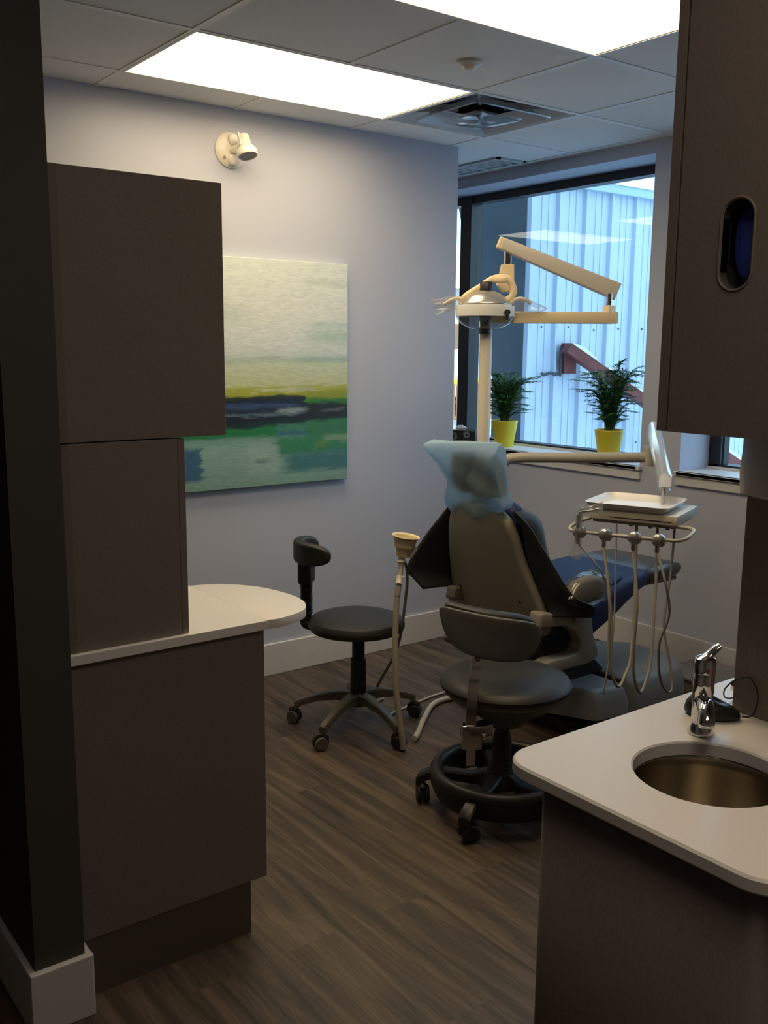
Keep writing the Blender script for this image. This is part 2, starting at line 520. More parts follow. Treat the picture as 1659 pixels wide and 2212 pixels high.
    rect(.62, .765, .222, .243, (.05, .16, .28), .8, .008, .006)
    rect(.50, .72, .422, .437, (.62, .66, .50), .75, .006, .03)
    rect(.72, .84, .42, .44, (.50, .58, .46), .6, .006, .03)
    # pale block and blue notch below
    rect(.46, .62, .06, .195, (.33, .48, .44), .75, .03, .02)
    rect(.14, .235, .045, .185, (.025, .11, .25), .9, .012, .01)
    rect(.50, .57, .105, .125, (.13, .22, .25), .7, .006, .02, .2)
    rect(.90, .95, .055, .06, (.03, .05, .06), .8, .003, .02)
    # greenish clouding towards the upper right
    rect(.78, 1.1, .64, .70, (.36, .56, .48), .6, .03, .08)
    rect(.80, 1.1, .715, .735, (.40, .62, .60), .6, .012, .05)
    rect(.76, 1.1, .90, .925, (.48, .60, .52), .45, .012, .05)
    rect(.74, 1.1, .555, .575, (.34, .52, .48), .6, .008, .05)
    rect(-.1, .45, .72, .80, (.50, .64, .58), .5, .03, .1)
    # overall strokes
    mxs = nt.nodes.new('ShaderNodeMix'); mxs.data_type = 'RGBA'; mxs.blend_type = 'MULTIPLY'
    mr = nt.nodes.new('ShaderNodeMapRange'); L.new(nC, mr.inputs['Value'])
    mr.inputs['From Min'].default_value = .25; mr.inputs['From Max'].default_value = .75; mr.inputs['To Min'].default_value = .84; mr.inputs['To Max'].default_value = 1.12
    mxs.inputs['Factor'].default_value = 1; L.new(cur, mxs.inputs['A']); L.new(mr.outputs[0], mxs.inputs['B'])
    L.new(mxs.outputs['Result'], b.inputs['Base Color'])
    b.inputs['Roughness'].default_value = .45
    bp = nt.nodes.new('ShaderNodeBump'); bp.inputs['Strength'].default_value = .3; bp.inputs['Distance'].default_value = .002
    L.new(nC, bp.inputs['Height']); L.new(bp.outputs[0], b.inputs['Normal'])
    return m
M_canvas = paint_mat()

def paper_mat():
    m = clear('blue_tissue_cover', (.62, .78, .90), .0, .3, .66, (.60, .78, .90))
    return m
M_paper = paper_mat()
M_towel = clear('towel_paper', (.9, .9, .9), 0, .4, .90, (.86, .84, .82), thru=.62)

# ------------------------------------------------------------------ room shell
H = 2.56
XW = 4.015      # inner face of the window wall
YP = 3.892      # face of the picture wall
struct('floor', box(NB(), -2.2, 4.0, -2.2, 7.7, -.05, 0), M_floor)

# ceiling cells (one left open for the air diffuser)
GX = [-2.15 + 0 * k for k in range(0)]
gx = [2.732 + .61 * k for k in range(-8, 3)]
gy = [3.643 + .61 * k for k in range(-10, 7)]
xs = [-2.2] + [x for x in gx if -2.2 < x < 4.0] + [4.02]
ys = [-2.2] + [y for y in gy if -2.2 < y < 7.6] + [7.7]
bm = NB()
for i in range(len(xs) - 1):
    for j in range(len(ys) - 1):
        cx, cy = (xs[i] + xs[i + 1]) / 2, (ys[j] + ys[j + 1]) / 2
        if abs(cx - 3.037) < .1 and abs(cy - 3.338) < .1: continue
        if 1.52 < cx < 2.72 and (abs(cy - 3.338) < .1 or abs(cy - 2.118) < .1): continue
        if .30 < cx < 1.50 and abs(cy - .288) < .1: continue
        box(bm, xs[i], xs[i + 1], ys[j], ys[j + 1], H, H + .02)
struct('ceiling', bm, M_ceil)
bm = NB()
for x in xs[1:-1]:
    if abs(x - 2.122) < .02:   # mid lines of the lights are left out over the lit panels
        for a, b in ((-2.2, 1.813), (2.423, 3.033), (3.643, 7.6)): box(bm, x - .012, x + .012, a, b, H - .003, H)
    else:
        sp = ((-2.2, -.017), (.593, 7.6)) if abs(x - .902) < .02 else ((-2.2, 7.6),)
        for a, b in sp: box(bm, x - .012, x + .012, a, b, H - .003, H)
for y in ys[1:-1]: box(bm, -2.2, XW, y - .012, y + .012, H - .0032, H)
struct('trim_1', bm, M_tbar)

# walls
struct('wall_back', box(NB(), .70, 3.395, YP, YP + .12, 0, H), M_wall)
# window wall with two openings
S_, T_ = .95, 2.497
bm = NB()
XO = 4.40
box(bm, XW, XO, -2.2, 7.6, -.3, S_)
box(bm, XW, XO, -2.2, 7.6, T_, 2.9)
box(bm, XW, XO, 2.907, 3.149, S_, T_)
box(bm, XW, XO, -2.2, 1.55, S_, T_)
box(bm, XW, XO, 5.12, 7.6, S_, T_)
struct('wall_window', bm, M_wall)
struct('wall_left', box(NB(), .578, .692, 2.062, 7.6, 0, H), M_dark)
struct('wall_far', box(NB(), -2.2, 4.40, 7.6, 7.75, 0, 2.9), M_wall)
struct('wall_hall_side', box(NB(), -2.3, -2.15, -2.2, 7.6, 0, H), M_hall)
struct('wall_hall_back', box(NB(), -2.3, 4.40, -2.35, -2.2, 0, H), M_hall)
# unseen roof block of this building, added to keep sun off the siding
struct('roof', box(NB(), -3, 4.42, -6, 7.8, 2.9, 4.2), M_greyrender)

# baseboards
def baseboard(name, boxes, h=.155):
    bm = NB()
    for x0, x1, y0, y1 in boxes: box(bm, x0, x1, y0, y1, 0, h, .003)
    struct(name, bm, M_trim)
baseboard('baseboard_back', [(.70, 3.41, YP - .015, YP), (3.395, 3.41, YP, YP + .12)])
baseboard('baseboard_window', [(XW - .015, XW, -2.1, 7.6)])
baseboard('baseboard_left', [(.562, .708, 2.046, 2.064), (.562, .578, 2.064, 7.6), (.692, .708, 2.064, 2.108)])

# windows: black frames, panes, white sills
def window(name, y0, y1, mull=()):
    t = thing(name, None, None)
    t['kind'] = 'structure'
    bm = NB()
    xf, xb = 4.25, 4.33
    box(bm, xf, xb, y0, y1, 2.450, T_)
    box(bm, xf, xb, y0, y1, .97, .992)
    box(bm, xf, xb, y1 - .062, y1, .97, T_)
    box(bm, xf, xb, y0, y0 + .05, .97, T_)
    for a, b in mull: box(bm, xf - .01, xb, a, b, .97, T_)
    box(bm, xf + .012, xf + .016, y1 - .078, y1 - .066, .99, 2.45)
    f = obj('window_frame', bm, M_alum, t); f['kind'] = 'structure'
    edges = [y0] + [q for ab in mull for q in ab] + [y1]
    for a, b in zip(edges[0::2], edges[1::2]):
        g = obj('window_pane', box(NB(), 4.288, 4.292, a, b, .975, 2.49), M_glass, t); g['kind'] = 'structure'
    bm = NB()
    box(bm, 3.985, 4.25, y0 + .001, y1 - .001, .95, .97, .002)
    box(bm, 3.985, 4.015, y0 - .02, y1 + .018, .95, .97, .003)
    box(bm, 4.235, 4.25, y0 + .001, y1 - .001, .97, .982)
    s = obj('window_sill', bm, M_trim, t); s['kind'] = 'structure'
    bm = NB(); box(bm, 3.997, 4.015, y0 - .012, y1 + .012, .902, .948, .002)
    s = obj('window_apron', bm, M_trim, t); s['kind'] = 'structure'
window('window_1', 3.149, 5.12, [(4.725, 4.825)])
window('window_2', 1.55, 2.907)

# ------------------------------------------------------------------ ceiling things
def troffer(cx, cy, label, group='lit ceiling panels', m=M_light, deep=.085):
    t = thing('ceiling_light', label, 'ceiling light', (cx, cy, H), group)
    bm = NB()
    a, b = .598, .294
    zt = H + deep
    for x0, x1, y0, y1 in ((cx - a - .011, cx + a + .011, cy - b - .011, cy - b), (cx - a - .011, cx + a + .011, cy + b, cy + b + .011), (cx - a - .011, cx - a, cy - b, cy + b), (cx + a, cx + a + .011, cy - b, cy + b)):
        box(bm, x0, x1, y0, y1, H - .004, zt + .004)
    obj('frame', bm, M_tbar, t)
    obj('diffuser', box(NB(), cx - a, cx + a, cy - b, cy + b, zt, zt + .004), m, t)
    return t
troffer(2.122, 3.338, 'glowing rectangular ceiling panel beside the wall with the painting')
troffer(2.122, 2.118, 'glowing rectangular ceiling panel cut by the top edge, near the right cabinet')
troffer(.902, .288, 'unseen ceiling panel over the hall, added as fill light', m=M_light2)  # unseen panel, added to brighten the faces turned to the hall
troffer(1.745, 6.31, 'ceiling panel of the back room, mirrored in the window glass', m=M_light3, deep=-.003)
troffer(1.745, 4.955, 'nearer ceiling panel of the back room, mirrored at the right edge of the window', m=M_light3, deep=-.003)

# air diffuser with clear deflectors
cx, cy = 3.037, 3.338
t = thing('ceiling_vent', 'square air diffuser with nested clear plastic rings beside the glowing panel', 'ceiling vent', (cx, cy, H))
bm = NB()
box(bm, cx - .293, cx + .293, cy - .293, cy + .293, H + .12, H + .13)
for s in (-1, 1):
    box(bm, cx + s * .293 - .004, cx + s * .293 + .004, cy - .293, cy + .293, H, H + .13)
    box(bm, cx - .293, cx + .293, cy + s * .293 - .004, cy + s * .293 + .004, H, H + .13)
obj('cavity', bm, M_ventin, t)
def sqring(bm, prof, c, rot=0):
    rings = []
    for h, z in prof:
        out = rrect(-h, h, -h, h, min(.03, h * .25), 4)
        rings.append([(c[0] + x, c[1] + y, z) for x, y in out])
    loft(bm, rings, caps=False)
    return bm
bm = sqring(NB(), [(.292, H - .002), (.276, H + .002), (.215, H + .055), (.21, H + .058)], (cx, cy))
obj('outer_ring', bm, M_ventframe, t, True)
bm = sqring(NB(), [(.225, H - .010), (.215, H - .012), (.155, H + .03), (.15, H + .035)], (cx, cy))
obj('middle_ring', bm, M_vent, t, True)
bm = sqring(NB(), [(.135, H - .014), (.128, H - .020), (.09, H - .014), (.04, H - .03), (.002, H - .034)], (cx, cy))
obj('centre_pan', bm, M_vent, t, True)
for a in range(4):
    bm = NB()
    d = V(math.cos(PI / 4 + a * PI / 2), math.sin(PI / 4 + a * PI / 2), 0)
    beam(bm, V(cx, cy, H + .04) + d * .10, V(cx, cy, H + .04) + d * .38, .004, .03)
    obj('corner_strut', bm, M_ventframe, t)

# slot grille near the window
t = thing('linear_grille', 'narrow grey slotted ceiling grille above the window, half hidden by the wall end', 'ceiling vent', (3.84, 4.35, H))
bm = NB()
x0, x1, y0, y1 = 3.725, 3.925, 3.945, 4.95
for a, b, c, d in ((x0, x1, y0, y0 + .02), (x0, x1, y1 - .02, y1), (x0, x0 + .016, y0, y1), (x1 - .016, x1, y0, y1)):
    box(bm, a, b, c, d, H - .010, H)
obj('frame', bm, M_ventframe, t)
bm = NB()
for k in range(24):
    y = y0 + .035 + k * .04
    box(bm, x0 + .016, x1 - .016, y, y + .012, H - .009, H - .001)
obj('slats', bm, M_ventframe, t)
obj('backing', box(NB(), x0 + .016, x1 - .016, y0 + .02, y1 - .02, H - .0015, H - .0002), M_ventin, t)

# dome sensor
t = thing('ceiling_sensor', 'small white dome sensor on a ceiling tile', 'sensor', (2.44, 2.746, H))
obj('base_ring', lathe(NB(), [(0, H), (.046, H), (.046, H - .008), (.036, H - .014), (0, H - .014)], (2.44, 2.746, 0), 28), M_trim, t, True)
obj('dome', lathe(NB(), [(.030, H - .013), (.027, H - .022), (.018, H - .029), (.0, H - .032)], (2.44, 2.746, 0), 24), M_spot, t, True)

# ------------------------------------------------------------------ picture wall
# local origin at centre bottom of the canvas
bm = box(NB(), 1.672, 2.688, 3.857, 3.8918, .924, 1.940, .002)
pt = obj('painting', bm, M_canvas, None, origin=(2.18, 3.87, .924))
tag(pt, 'large abstract landscape canvas in pale aqua, navy and green on the grey wall', 'painting')

# emergency lamp head
t = thing('wall_lamp', 'white round wall spotlight with one swivel head above the grey cabinet', 'wall lamp', (2.095, YP, 2.386))
mw = frame((2.095, YP, 2.386), (1, 0, 0), (0, 0, 1), (0, -1, 0))
bm = lathe(NB(), [(0, 0), (.074, 0), (.074, .006), (.060, .018), (.036, .022), (0, .022)], seg=40, mat=mw)
obj('base_plate', bm, M_spot, t, True)
for dz in (.042, -.042):
    bm = NB()
    lathe(bm, [(0, .012), (.024, .012), (.024, .030), (.019, .034), (0, .034)], seg=24, mat=frame((2.098, YP, 2.386 + dz), (1, 0, 0), (0, 0, 1), (0, -1, 0)))
    obj('cover_boss', bm, M_spot, t, True)
bm = cyl(NB(), (2.058, YP - .012, 2.350), (2.058, YP - .021, 2.350), .007, 14)
obj('screw', bm, M_chrome, t, True)
bm = cyl(NB(), (2.095, YP - .02, 2.384), (2.108, YP - .075, 2.384), .017, 20)
for k in range(3): cyl(bm, (2.099 + .003 * k, YP - .035 - .012 * k, 2.384), (2.100 + .003 * k, YP - .040 - .012 * k, 2.384), .0195, 20)
obj('swivel_joint', bm, M_spot, t, True)
ax = V(.05, -.32, -.95).normalized()
o0 = V(2.118, YP - .098, 2.385)
xx = ax.orthogonal().normalized(); yy = ax.cross(xx)
bm = lathe(NB(), [(0, -.062), (.016, -.060), (.024, -.050), (.026, -.01), (.040, .008), (.044, .018), (.044, .034), (.041, .038), (.037, .034)], seg=36, mat=frame(o0, xx, yy, ax), cap=False)
beam(bm, o0 - ax * .064 + V(-.026, -.004, 0), o0 - ax * .010 + V(-.026, -.004, 0), .006, .012)
h = obj('lamp_head', bm, M_spot, t, True)
obj('lens', lathe(NB(), [(0, .035), (.0385, .035), (.0385, .030), (0, .030)], seg=30, mat=frame(o0, xx, yy, ax), cap=False), M_lens, h, True)

# ------------------------------------------------------------------ left cabinet run
yF, yB = 2.113, 2.552
t = thing('base_cabinet', 'taupe base cabinet with recessed toe kick beside the dark wall end', 'cabinet', (.95, 2.33, 0))
bm = NB(); box(bm, .700, 1.192, yF + .018, yB, .150, .840); box(bm, .700, 1.2112, yF, yF + .018, .150, .840, .0008)
obj('cabinet_body', bm, M_lam, t)
bm = NB(); box(bm, .709, 1.163, yF + .003, yB, 0, .150)
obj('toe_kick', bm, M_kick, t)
for a, b in ((yF + .0195, 2.330), (2.334, yB)):
    d = obj('door', box(NB(), 1.194, 1.211, a, b, .150, .838, .0012), M_lam, t)
    obj('handle', tube(NB(), [(1.212, b - .06, .70), (1.235, b - .06, .70), (1.235, b - .06, .80), (1.212, b - .06, .80)], .004, 10, 1), M_dullchrome, d, True)

t = thing('countertop', 'white desk countertop with a rounded leaf on the taupe cabinet by the dark wall', 'countertop', (1.0, 2.32, .84))
obj('worktop', box(NB(), .700, 1.2155, 2.098, yB, .841, .865, .0012), M_quartz, t)
leaf = [(1.2157, 2.104), (1.25, 2.098), (1.304, 2.112), (1.345, 2.133), (1.372, 2.163), (1.392, 2.205), (1.401, 2.255), (1.401, 2.30), (1.394, 2.348), (1.382, 2.395), (1.364, 2.436), (1.322, 2.493), (1.265, 2.532), (1.2157, 2.546)]
lf = spline([(x, y, 0) for x, y in leaf], 4)
obj('rounded_leaf', prism(NB(), [(p.x, p.y) for p in lf],   .8405, .8649, .0006), M_quartz, t, True)

def wallunit(name, x1, z0, z1, label, cover):
    t = thing(name, label, 'cabinet', (.85, 2.33, z0))
    bm = NB(); box(bm, .700, x1 - .019, yF + .018, yB, z0, z1); box(bm, .700, x1 + .0002 if cover else x1 - .0187, yF, yF + .018, z0, z1, .0008)
    obj('cabinet_body', bm, M_lam, t)
    for a, b in ((yF + .0195 if cover else yF, 2.330), (2.334, yB)):
        obj('door', box(NB(), x1 - .0178, x1, a + .0005, b, z0 + .001, z1 - .001, .001), M_lam, t)
    obj('filler_strip', box(NB(), .6995, .726, yF - .0012, yF + .01, z0, z1), M_lamedge, t)
wallunit('hutch_cabinet', 1.003, .8655, 1.3425, 'shallow taupe cabinet standing on the white desk countertop', False)
wallunit('wall_cabinet', 1.113, 1.3455, 1.933, 'taupe upper cabinet overhanging the shallow one, in front of the painting', True)

# ------------------------------------------------------------------ right peninsula
t = thing('sink_cabinet', 'dark taupe end cabinet under the white sink counter', 'cabinet', (1.6, .86, 0))
out = rrect(1.135, 2.15, .645, 1.066, .022, 5)
bm = NB(); loft(bm, [[V(x, y, z) for x, y in out] for z in (0, .838)], False)
solidify(obj('cabinet_body', bm, M_lam, t, True), .018, -1)

# counter with a round cut-out
sc_, sr = (1.356, .885), .1255
def counter_top():
    bm = NB()
    out = rrect(1.114, 2.2, .612, 1.142, .062, 10)
    seg = len(out)
    for z, flip in ((.865, False), (.840, True)):
        pass
    zt, zb = .865, .840
    e = .004
    def ring(pts, z): return [bm.verts.new((x, y, z)) for x, y in pts]
    def inset(pts, d):
        c = V(1.6, .88)
        res = []
        n = len(pts)
        for i, (x, y) in enumerate(pts):
            a, b = V(*pts[i - 1]), V(*pts[(i + 1) % n])
            tg = (b - a); nn = V(-tg.y, tg.x); nn.normalize()
            res.append((x + nn.x * d, y + nn.y * d))
        return res
    o_in = inset(out, e)
    # hole sampled at matching count by angle
    hole = []
    ang = [math.atan2(y - sc_[1], x - sc_[0]) for x, y in out]
    dense = []
    for i in range(seg):
        a, b = out[i], out[(i + 1) % seg]
        L = math.dist(a, b); k = max(1, int(L / .03))
        for q in range(k): dense.append((a[0] + (b[0] - a[0]) * q / k, a[1] + (b[1] - a[1]) * q / k))
    out = dense; o_in = inset(out, e)
    def circ(r): return [(sc_[0] + r * math.cos(math.atan2(y - sc_[1], x - sc_[0])), sc_[1] + r * math.sin(math.atan2(y - sc_[1], x - sc_[0]))) for x, y in out]
    R = [ring(circ(sr), zb), ring(circ(sr), zt - .003), ring(circ(sr + .003), zt), ring(o_in, zt), ring(out, zt - e), ring(out, zb + e), ring(o_in, zb)]
    n = len(out)
    for i in range(len(R)):
        a, b = R[i], R[(i + 1) % len(R)]
        for k in range(n): bm.faces.new((a[k], a[(k + 1) % n], b[(k + 1) % n], b[k]))
    return bm
ct = obj('countertop', counter_top(), M_quartz, None, True)
tag(ct, 'speckled white counter with rounded corners and a round sink hole, lower right', 'countertop')

t = thing('sink', 'round stainless steel basin set under the white counter', 'sink', (sc_[0], sc_[1], .70))
bm = lathe(NB(), [(.132, .839), (.1285, .8385), (.127, .834), (.1265, .82), (.124, .74), (.112, .712), (.08, .703), (.024, .700)], (sc_[0], sc_[1], 0), 72, cap=False)
solidify(obj('bowl', bm, M_steel, t, 'all'), .001, 1)
obj('drain', lathe(NB(), [(.026, .701), (.02, .7005), (.018, .694), (0, .694)], (sc_[0], sc_[1], 0), 28, cap=False), M_chrome, t, True)

# faucet
fx, fy = 1.487, .997
t = thing('faucet', 'chrome single-lever faucet behind the round sink', 'faucet', (fx, fy, .8655))
rd = V(.80, -.60, 0); td = V(-.60, -.80, 0)
tilt = V(.04, -.02, 1).normalized()
bm = lathe(NB(), [(0, .8656), (.0235, .8656), (.0235, .869), (.0205, .876), (.0178, .895), (.0175, .935), (.0195, .945), (.0195, .978), (.018, .981), (0, .981)], (fx, fy, 0), 36, cap=False)
obj('body', bm, M_chrome, t, True)
bm = NB()
p0 = V(fx, fy, .925); pd = (V(sc_[0], sc_[1], 0) - V(fx, fy, 0)).normalized()
tube(bm, [p0, p0 + pd * .03 + V(0, 0, .007), p0 + pd * .065 + V(0, 0, .006), p0 + pd * .085 + V(0, 0, -.006), p0 + pd * .088 + V(0, 0, -.016)], lambda q: .0165 - .003 * q, 20, 5, flat=.85)
obj('spout', bm, M_chrome, t, True)
bm = NB()
lathe(bm, [(0, .9815), (.0205, .9815), (.0205, 1.0), (.0185, 1.008), (.010, 1.013), (0, 1.0135)], (fx, fy, 0), 32, cap=False)
hp = V(fx, fy, 1.004)
tube(bm, [hp + td * .004 - rd * .006, hp + rd * .007 + V(0, 0, .010), hp + rd * .017 + V(0, 0, .021), hp + rd * .0255 + V(0, 0, .028)], lambda q: .0135 - .0055 * q, 14, 5, flat=.55)
obj('lever', bm, M_chrome, t, True)
obj('temperature_dot', cyl(NB(), V(fx, fy, .990) + td * .0203, V(fx, fy, .990) + td * .021, .003, 12), M_red, t)

# mouse with cord
t = thing('computer_mouse', 'black corded computer mouse on the counter behind the faucet', 'computer mouse', (1.578, 1.035, .8655))
ld = V(.45, -.893, 0); wd_ = V(.893, .45, 0)
def mfn(s, q, d):
    hgt = .034 * max(0, 1 - ((s + .006) / .062) ** 2) ** .6 * max(0, 1 - (q / .036) ** 2 * .5) if d > 0 else 0
    p = V(1.578, 1.035, .8658) + ld * s + wd_ * q
    p.z += hgt if d > 0 else 0.0
    return p
o_m = [(.052 * math.cos(a), .030 * math.sin(a) * (1 + .12 * math.cos(a + 2))) for a in [2 * PI * k / 36 for k in range(36)]]
bm = NB()
rings = []
for f, dz in ((.90, 0), (1.0, .004), (1.0, .010), (.94, .019), (.80, .027), (.58, .033), (.32, .0365), (.1, .0375)):
    rings.append([V(1.578, 1.035, .8656 + dz * (1 - .25 * (x / .052))) + ld * x * f + wd_ * y * f for x, y in o_m])
loft(bm, rings)
obj('body', bm, M_black, t, True)
cord = [(1.603, .987, .872), (1.612, .976, .874), (1.621, .971, .887), (1.627, .972, .916), (1.630, .992, .942), (1.6235, 1.017, .933), (1.6285, 1.043, .906), (1.650, 1.056, .880), (1.690, 1.062, .869), (1.75, 1.09, .8685)]
obj('cord', tube(NB(), cord, .0016, 8, 6), M_black, t, True)
tg_ = obj('usb_plug', box(NB(), 1.755, 1.785, 1.080, 1.112, .8656, .876, .002), M_black)
tag(tg_, 'small black plug lying on the counter at the panel edge', 'plug')

# partition panel on the counter
tag(obj('divider_panel', box(NB(), 1.636, 1.672, .62, 1.030, .8655, 1.4235, .001), M_lam), 'upright taupe panel standing on the white counter under the hanging cabinet', 'panel')

# hanging cabinet with glove slot
t = thing('hanging_cabinet', 'dark taupe upper cabinet with an oval glove slot in its door, upper right', 'cabinet', (1.52, .84, 1.4245))
bm = NB()
box(bm, 1.371, 1.69, 1.012, 1.030, 1.4245, 2.27)
box(bm, 1.371, 1.69, .60, .618, 1.4245, 2.27)
box(bm, 1.371, 1.69, .618, 1.012, 1.4245, 1.4425)
box(bm, 1.371, 1.69, .618, 1.012, 2.252, 2.27)
box(bm, 1.68, 1.69, .618, 1.012, 1.4425, 2.252)
box(bm, 1.353, 1.371, 1.013, 1.030, 1.4245, 2.27)
obj('cabinet_body', bm, M_lam, t)
obj('side_reveal', box(NB(), 1.362, 1.371, 1.0085, 1.013, 1.426, 2.268), M_blackgap, t)
# door as a frame around the slot
ys0, ys1, zs0, zs1 = .8745, .927, 1.653, 1.786
def slot_door():
    bm = NB()
    hole = rrect(ys0, ys1, zs0, zs1, (ys1 - ys0) / 2 - .0005, 10)
    y0, y1, z0, z1 = .60, 1.0085, 1.4245, 2.27
    cy_, cz_ = (ys0 + ys1) / 2, (zs0 + zs1) / 2
    outer = []
    for (y, z) in hole:
        dy, dz = y - cy_, z - cz_
        L = math.hypot(dy, dz); dy /= L; dz /= L
        ks = []
        if dy > 1e-9: ks.append((y1 - cy_) / dy)
        if dy < -1e-9: ks.append((y0 - cy_) / dy)
        if dz > 1e-9: ks.append((z1 - cz_) / dz)
        if dz < -1e-9: ks.append((z0 - cz_) / dz)
        k = min(ks)
        outer.append([cy_ + dy * k, cz_ + dz * k])
    for (cy0, cz0) in ((y0, z0), (y0, z1), (y1, z0), (y1, z1)):
        i = min(range(len(outer)), key=lambda q: math.dist(outer[q], (cy0, cz0)))
        outer[i] = [cy0, cz0]
    xf, xb = 1.353, 1.371
    R = [[bm.verts.new((x, y, z)) for y, z in P] for x, P in ((xf, hole), (xf, outer), (xb, outer), (xb, hole))]
    n = len(hole)
    for i in range(4):
        a, b = R[i], R[(i + 1) % 4]
        for k in range(n): bm.faces.new((a[k], a[(k + 1) % n], b[(k + 1) % n], b[k]))
    return bm
d = obj('door', slot_door(), M_lam, t)
# oval lip round the slot
hl = [(1.3525, y, z) for y, z in rrect(ys0 - .003, ys1 + .003, zs0 - .003, zs1 + .003, (ys1 - ys0) / 2 + .0025, 10)]
obj('slot_rim', tube(NB(), hl, .0018, 8, 1, True), M_lamedge, d, True)
bm = NB()
rings = []
for x, k in ((1.354, 0), (1.378, 0)):
    rings.append([V(x, y, z) for y, z in rrect(ys0, ys1, zs0, zs1, (ys1 - ys0) / 2 - .0005, 10)])
loft(bm, rings, caps=False)
obj('slot_sleeve', bm, M_recess, d, True)
t = thing('glove_box', 'box of blue gloves seen through the oval slot of the hanging cabinet', 'glove box', (1.45, .89, 1.60))
obj('carton', box(NB(), 1.410, 1.52, .70, 1.0, 1.600, 1.86), M_glovebox, t)
bm = NB()
pillow(bm, [(.0235 * math.cos(a), .060 * math.sin(a)) for a in [2 * PI * k / 28 for k in range(28)]], .03, .012,
       lambda s, q, dd: V(1.392 - dd * .6, .904 + s, 1.726 + q), dome=.008)
obj('glove', bm, M_blue, t, True)
obj('carton_window', cyl(NB(), (1.4095, .905, 1.72), (1.4089, .905, 1.72), .05, 24), M_recess, t)

# paper towel hanging under the cabinet
rows = []
for z, x in ((1.424, 1.497), (1.39, 1.500), (1.35, 1.502), (1.325, 1.501), (1.309, 1.4985)):
    w = .967 - (.006 if z > 1.40 else 0) + .003 * math.sin(z * 90)
    rows.append([(x - .004, .70, z - .006), (x + .003, .78, z - .004), (x, .86, z - .002), (x + .004, .92, z), (x + .010, w, z + .004 * (z < 1.32))])
o = obj('paper_towel', sheet(NB(), rows, 4), M_towel, None, True)
solidify(o, .0008)
tag(o, 'white paper towel sheet hanging below the dark upper cabinet', 'paper towel')

# ------------------------------------------------------------------ casters
def caster(parent, p, ang, r=.026, stem_z=.085, mw=None, mh=None):
    mw = mw or M_castwheel; mh = mh or M_hub
    d = V(math.cos(ang), math.sin(ang), 0); s = V(-d.y, d.x, 0)
    c = V(p[0], p[1], r + .0005) + d * .012
    bm = NB()
    cyl(bm, (p[0], p[1], r * 1.5), (p[0], p[1], stem_z), .007, 12)
    # hood
    tube(bm, [c - d * r * .9 + V(0, 0, -.003), c - d * r * .75 + V(0, 0, r * .75), c + V(0, 0, r * 1.12), c + d * r * .7 + V(0, 0, r * .85)], .009, 10, 4, flat=1.5)
    k = obj('caster', bm, mh, parent, True)
    for sg in (-1, 1):
        w = lathe(NB(), [(0, -.009), (r * .62, -.009), (r * .70, -.006), (r * .9, -.008), (r, -.004), (r, .006), (r * .9, .009), (0, .009)], seg=28,
                  mat=frame(c + s * sg * .012, d, V(0, 0, 1), s * sg), cap=False)
        obj('wheel', w, mw if sg == 1 else mh, k, True)
    return k

# ------------------------------------------------------------------ stool by the round leaf
sx_, sy_ = 2.226, 3.112
t = thing('round_stool', 'dark grey round stool with curved body rest and olive star base near the painting wall', 'stool', (sx_, sy_, 0), 'clinic stools')
SZ = .475
bm = lathe(NB(), [(0, SZ), (.12, SZ - .001), (.165, SZ - .004), (.188, SZ - .012), (.198, SZ - .028), (.198, SZ - .042), (.190, SZ - .055), (.165, SZ - .062), (0, SZ - .064)], (sx_ + .005, sy_ + .02, 0), 56, cap=False)
obj('seat', bm, M_vinyl, t, True)
bm = NB()
cyl(bm, (sx_, sy_, .34), (sx_, sy_, SZ - .062), .014)
obj('piston', bm, M_dullchrome, t, True)
bm = NB()
lathe(bm, [(0, .40), (.024, .40), (.026, .396), (.026, .30), (.031, .297), (.033, .20), (.034, .155), (.026, .095), (0, .093)], (sx_, sy_, 0), 28, cap=False)
obj('gas_column', bm, M_hub, t, True)
angs = [math.radians(a) for a in (134, 203, 270, 352, 62)]
for a in angs:
    d = V(math.cos(a), math.sin(a), 0); s = V(-d.y, d.x, 0); c = V(sx_, sy_, 0)
    rings = []
    for q, z, w, hh in ((.022, .158, .052, .060), (.08, .157, .042, .046), (.16, .140, .034, .036), (.235, .112, .030, .034), (.262, .100, .030, .044), (.270, .094, .026, .052)):
        m = c + d * q + V(0, 0, z)
        rings.append([m + s * w / 2 - V(0, 0, hh * .8), m + s * w / 2 * 1.0 - V(0, 0, .006), m + s * w * .36, m - s * w * .36, m - s * w / 2 - V(0, 0, .006), m - s * w / 2 - V(0, 0, hh * .8)])
    obj('leg', loft(NB(), rings), M_leg, t, True)
    caster(t, c + d * .262, a + random.uniform(-.9, .9), .027, .075)
# body rest
bw = V(-.645, .765, 0).normalized()     # from seat towards the rest
bs = V(-bw.y, bw.x, 0)
pb = V(sx_, sy_, 0) + bw * .222
bm = NB()
tube(bm, [pb + V(0, 0, .425) - bw * .06, pb + V(0, 0, .43), pb + V(0, 0, .47), pb + V(0, 0, .56), pb + V(0, 0, .63)], .022, 16, 8)
obj('support_arm', bm, M_hub, t, True)
bm = NB()
for k in range(15):
    z = .478 + k * .0095
    lathe(bm, [(.018, z - .004), (.0275, z), (.018, z + .004)], (pb.x, pb.y, 0), 22, cap=False)
obj('bellows', bm, M_black, t, True)
cc = pb + V(0, 0, .625) - bw * .0
bm = NB()
t2 = bmesh.new(); box(t2, -.028, .028, -.044, .044, -.055, .055, .014, 3)
merge(bm, t2, frame(cc + V(0, 0, .030) + bs * -.005, bw, bs, (0, 0, 1)))
obj('rest_bracket', bm, M_black, t, True)
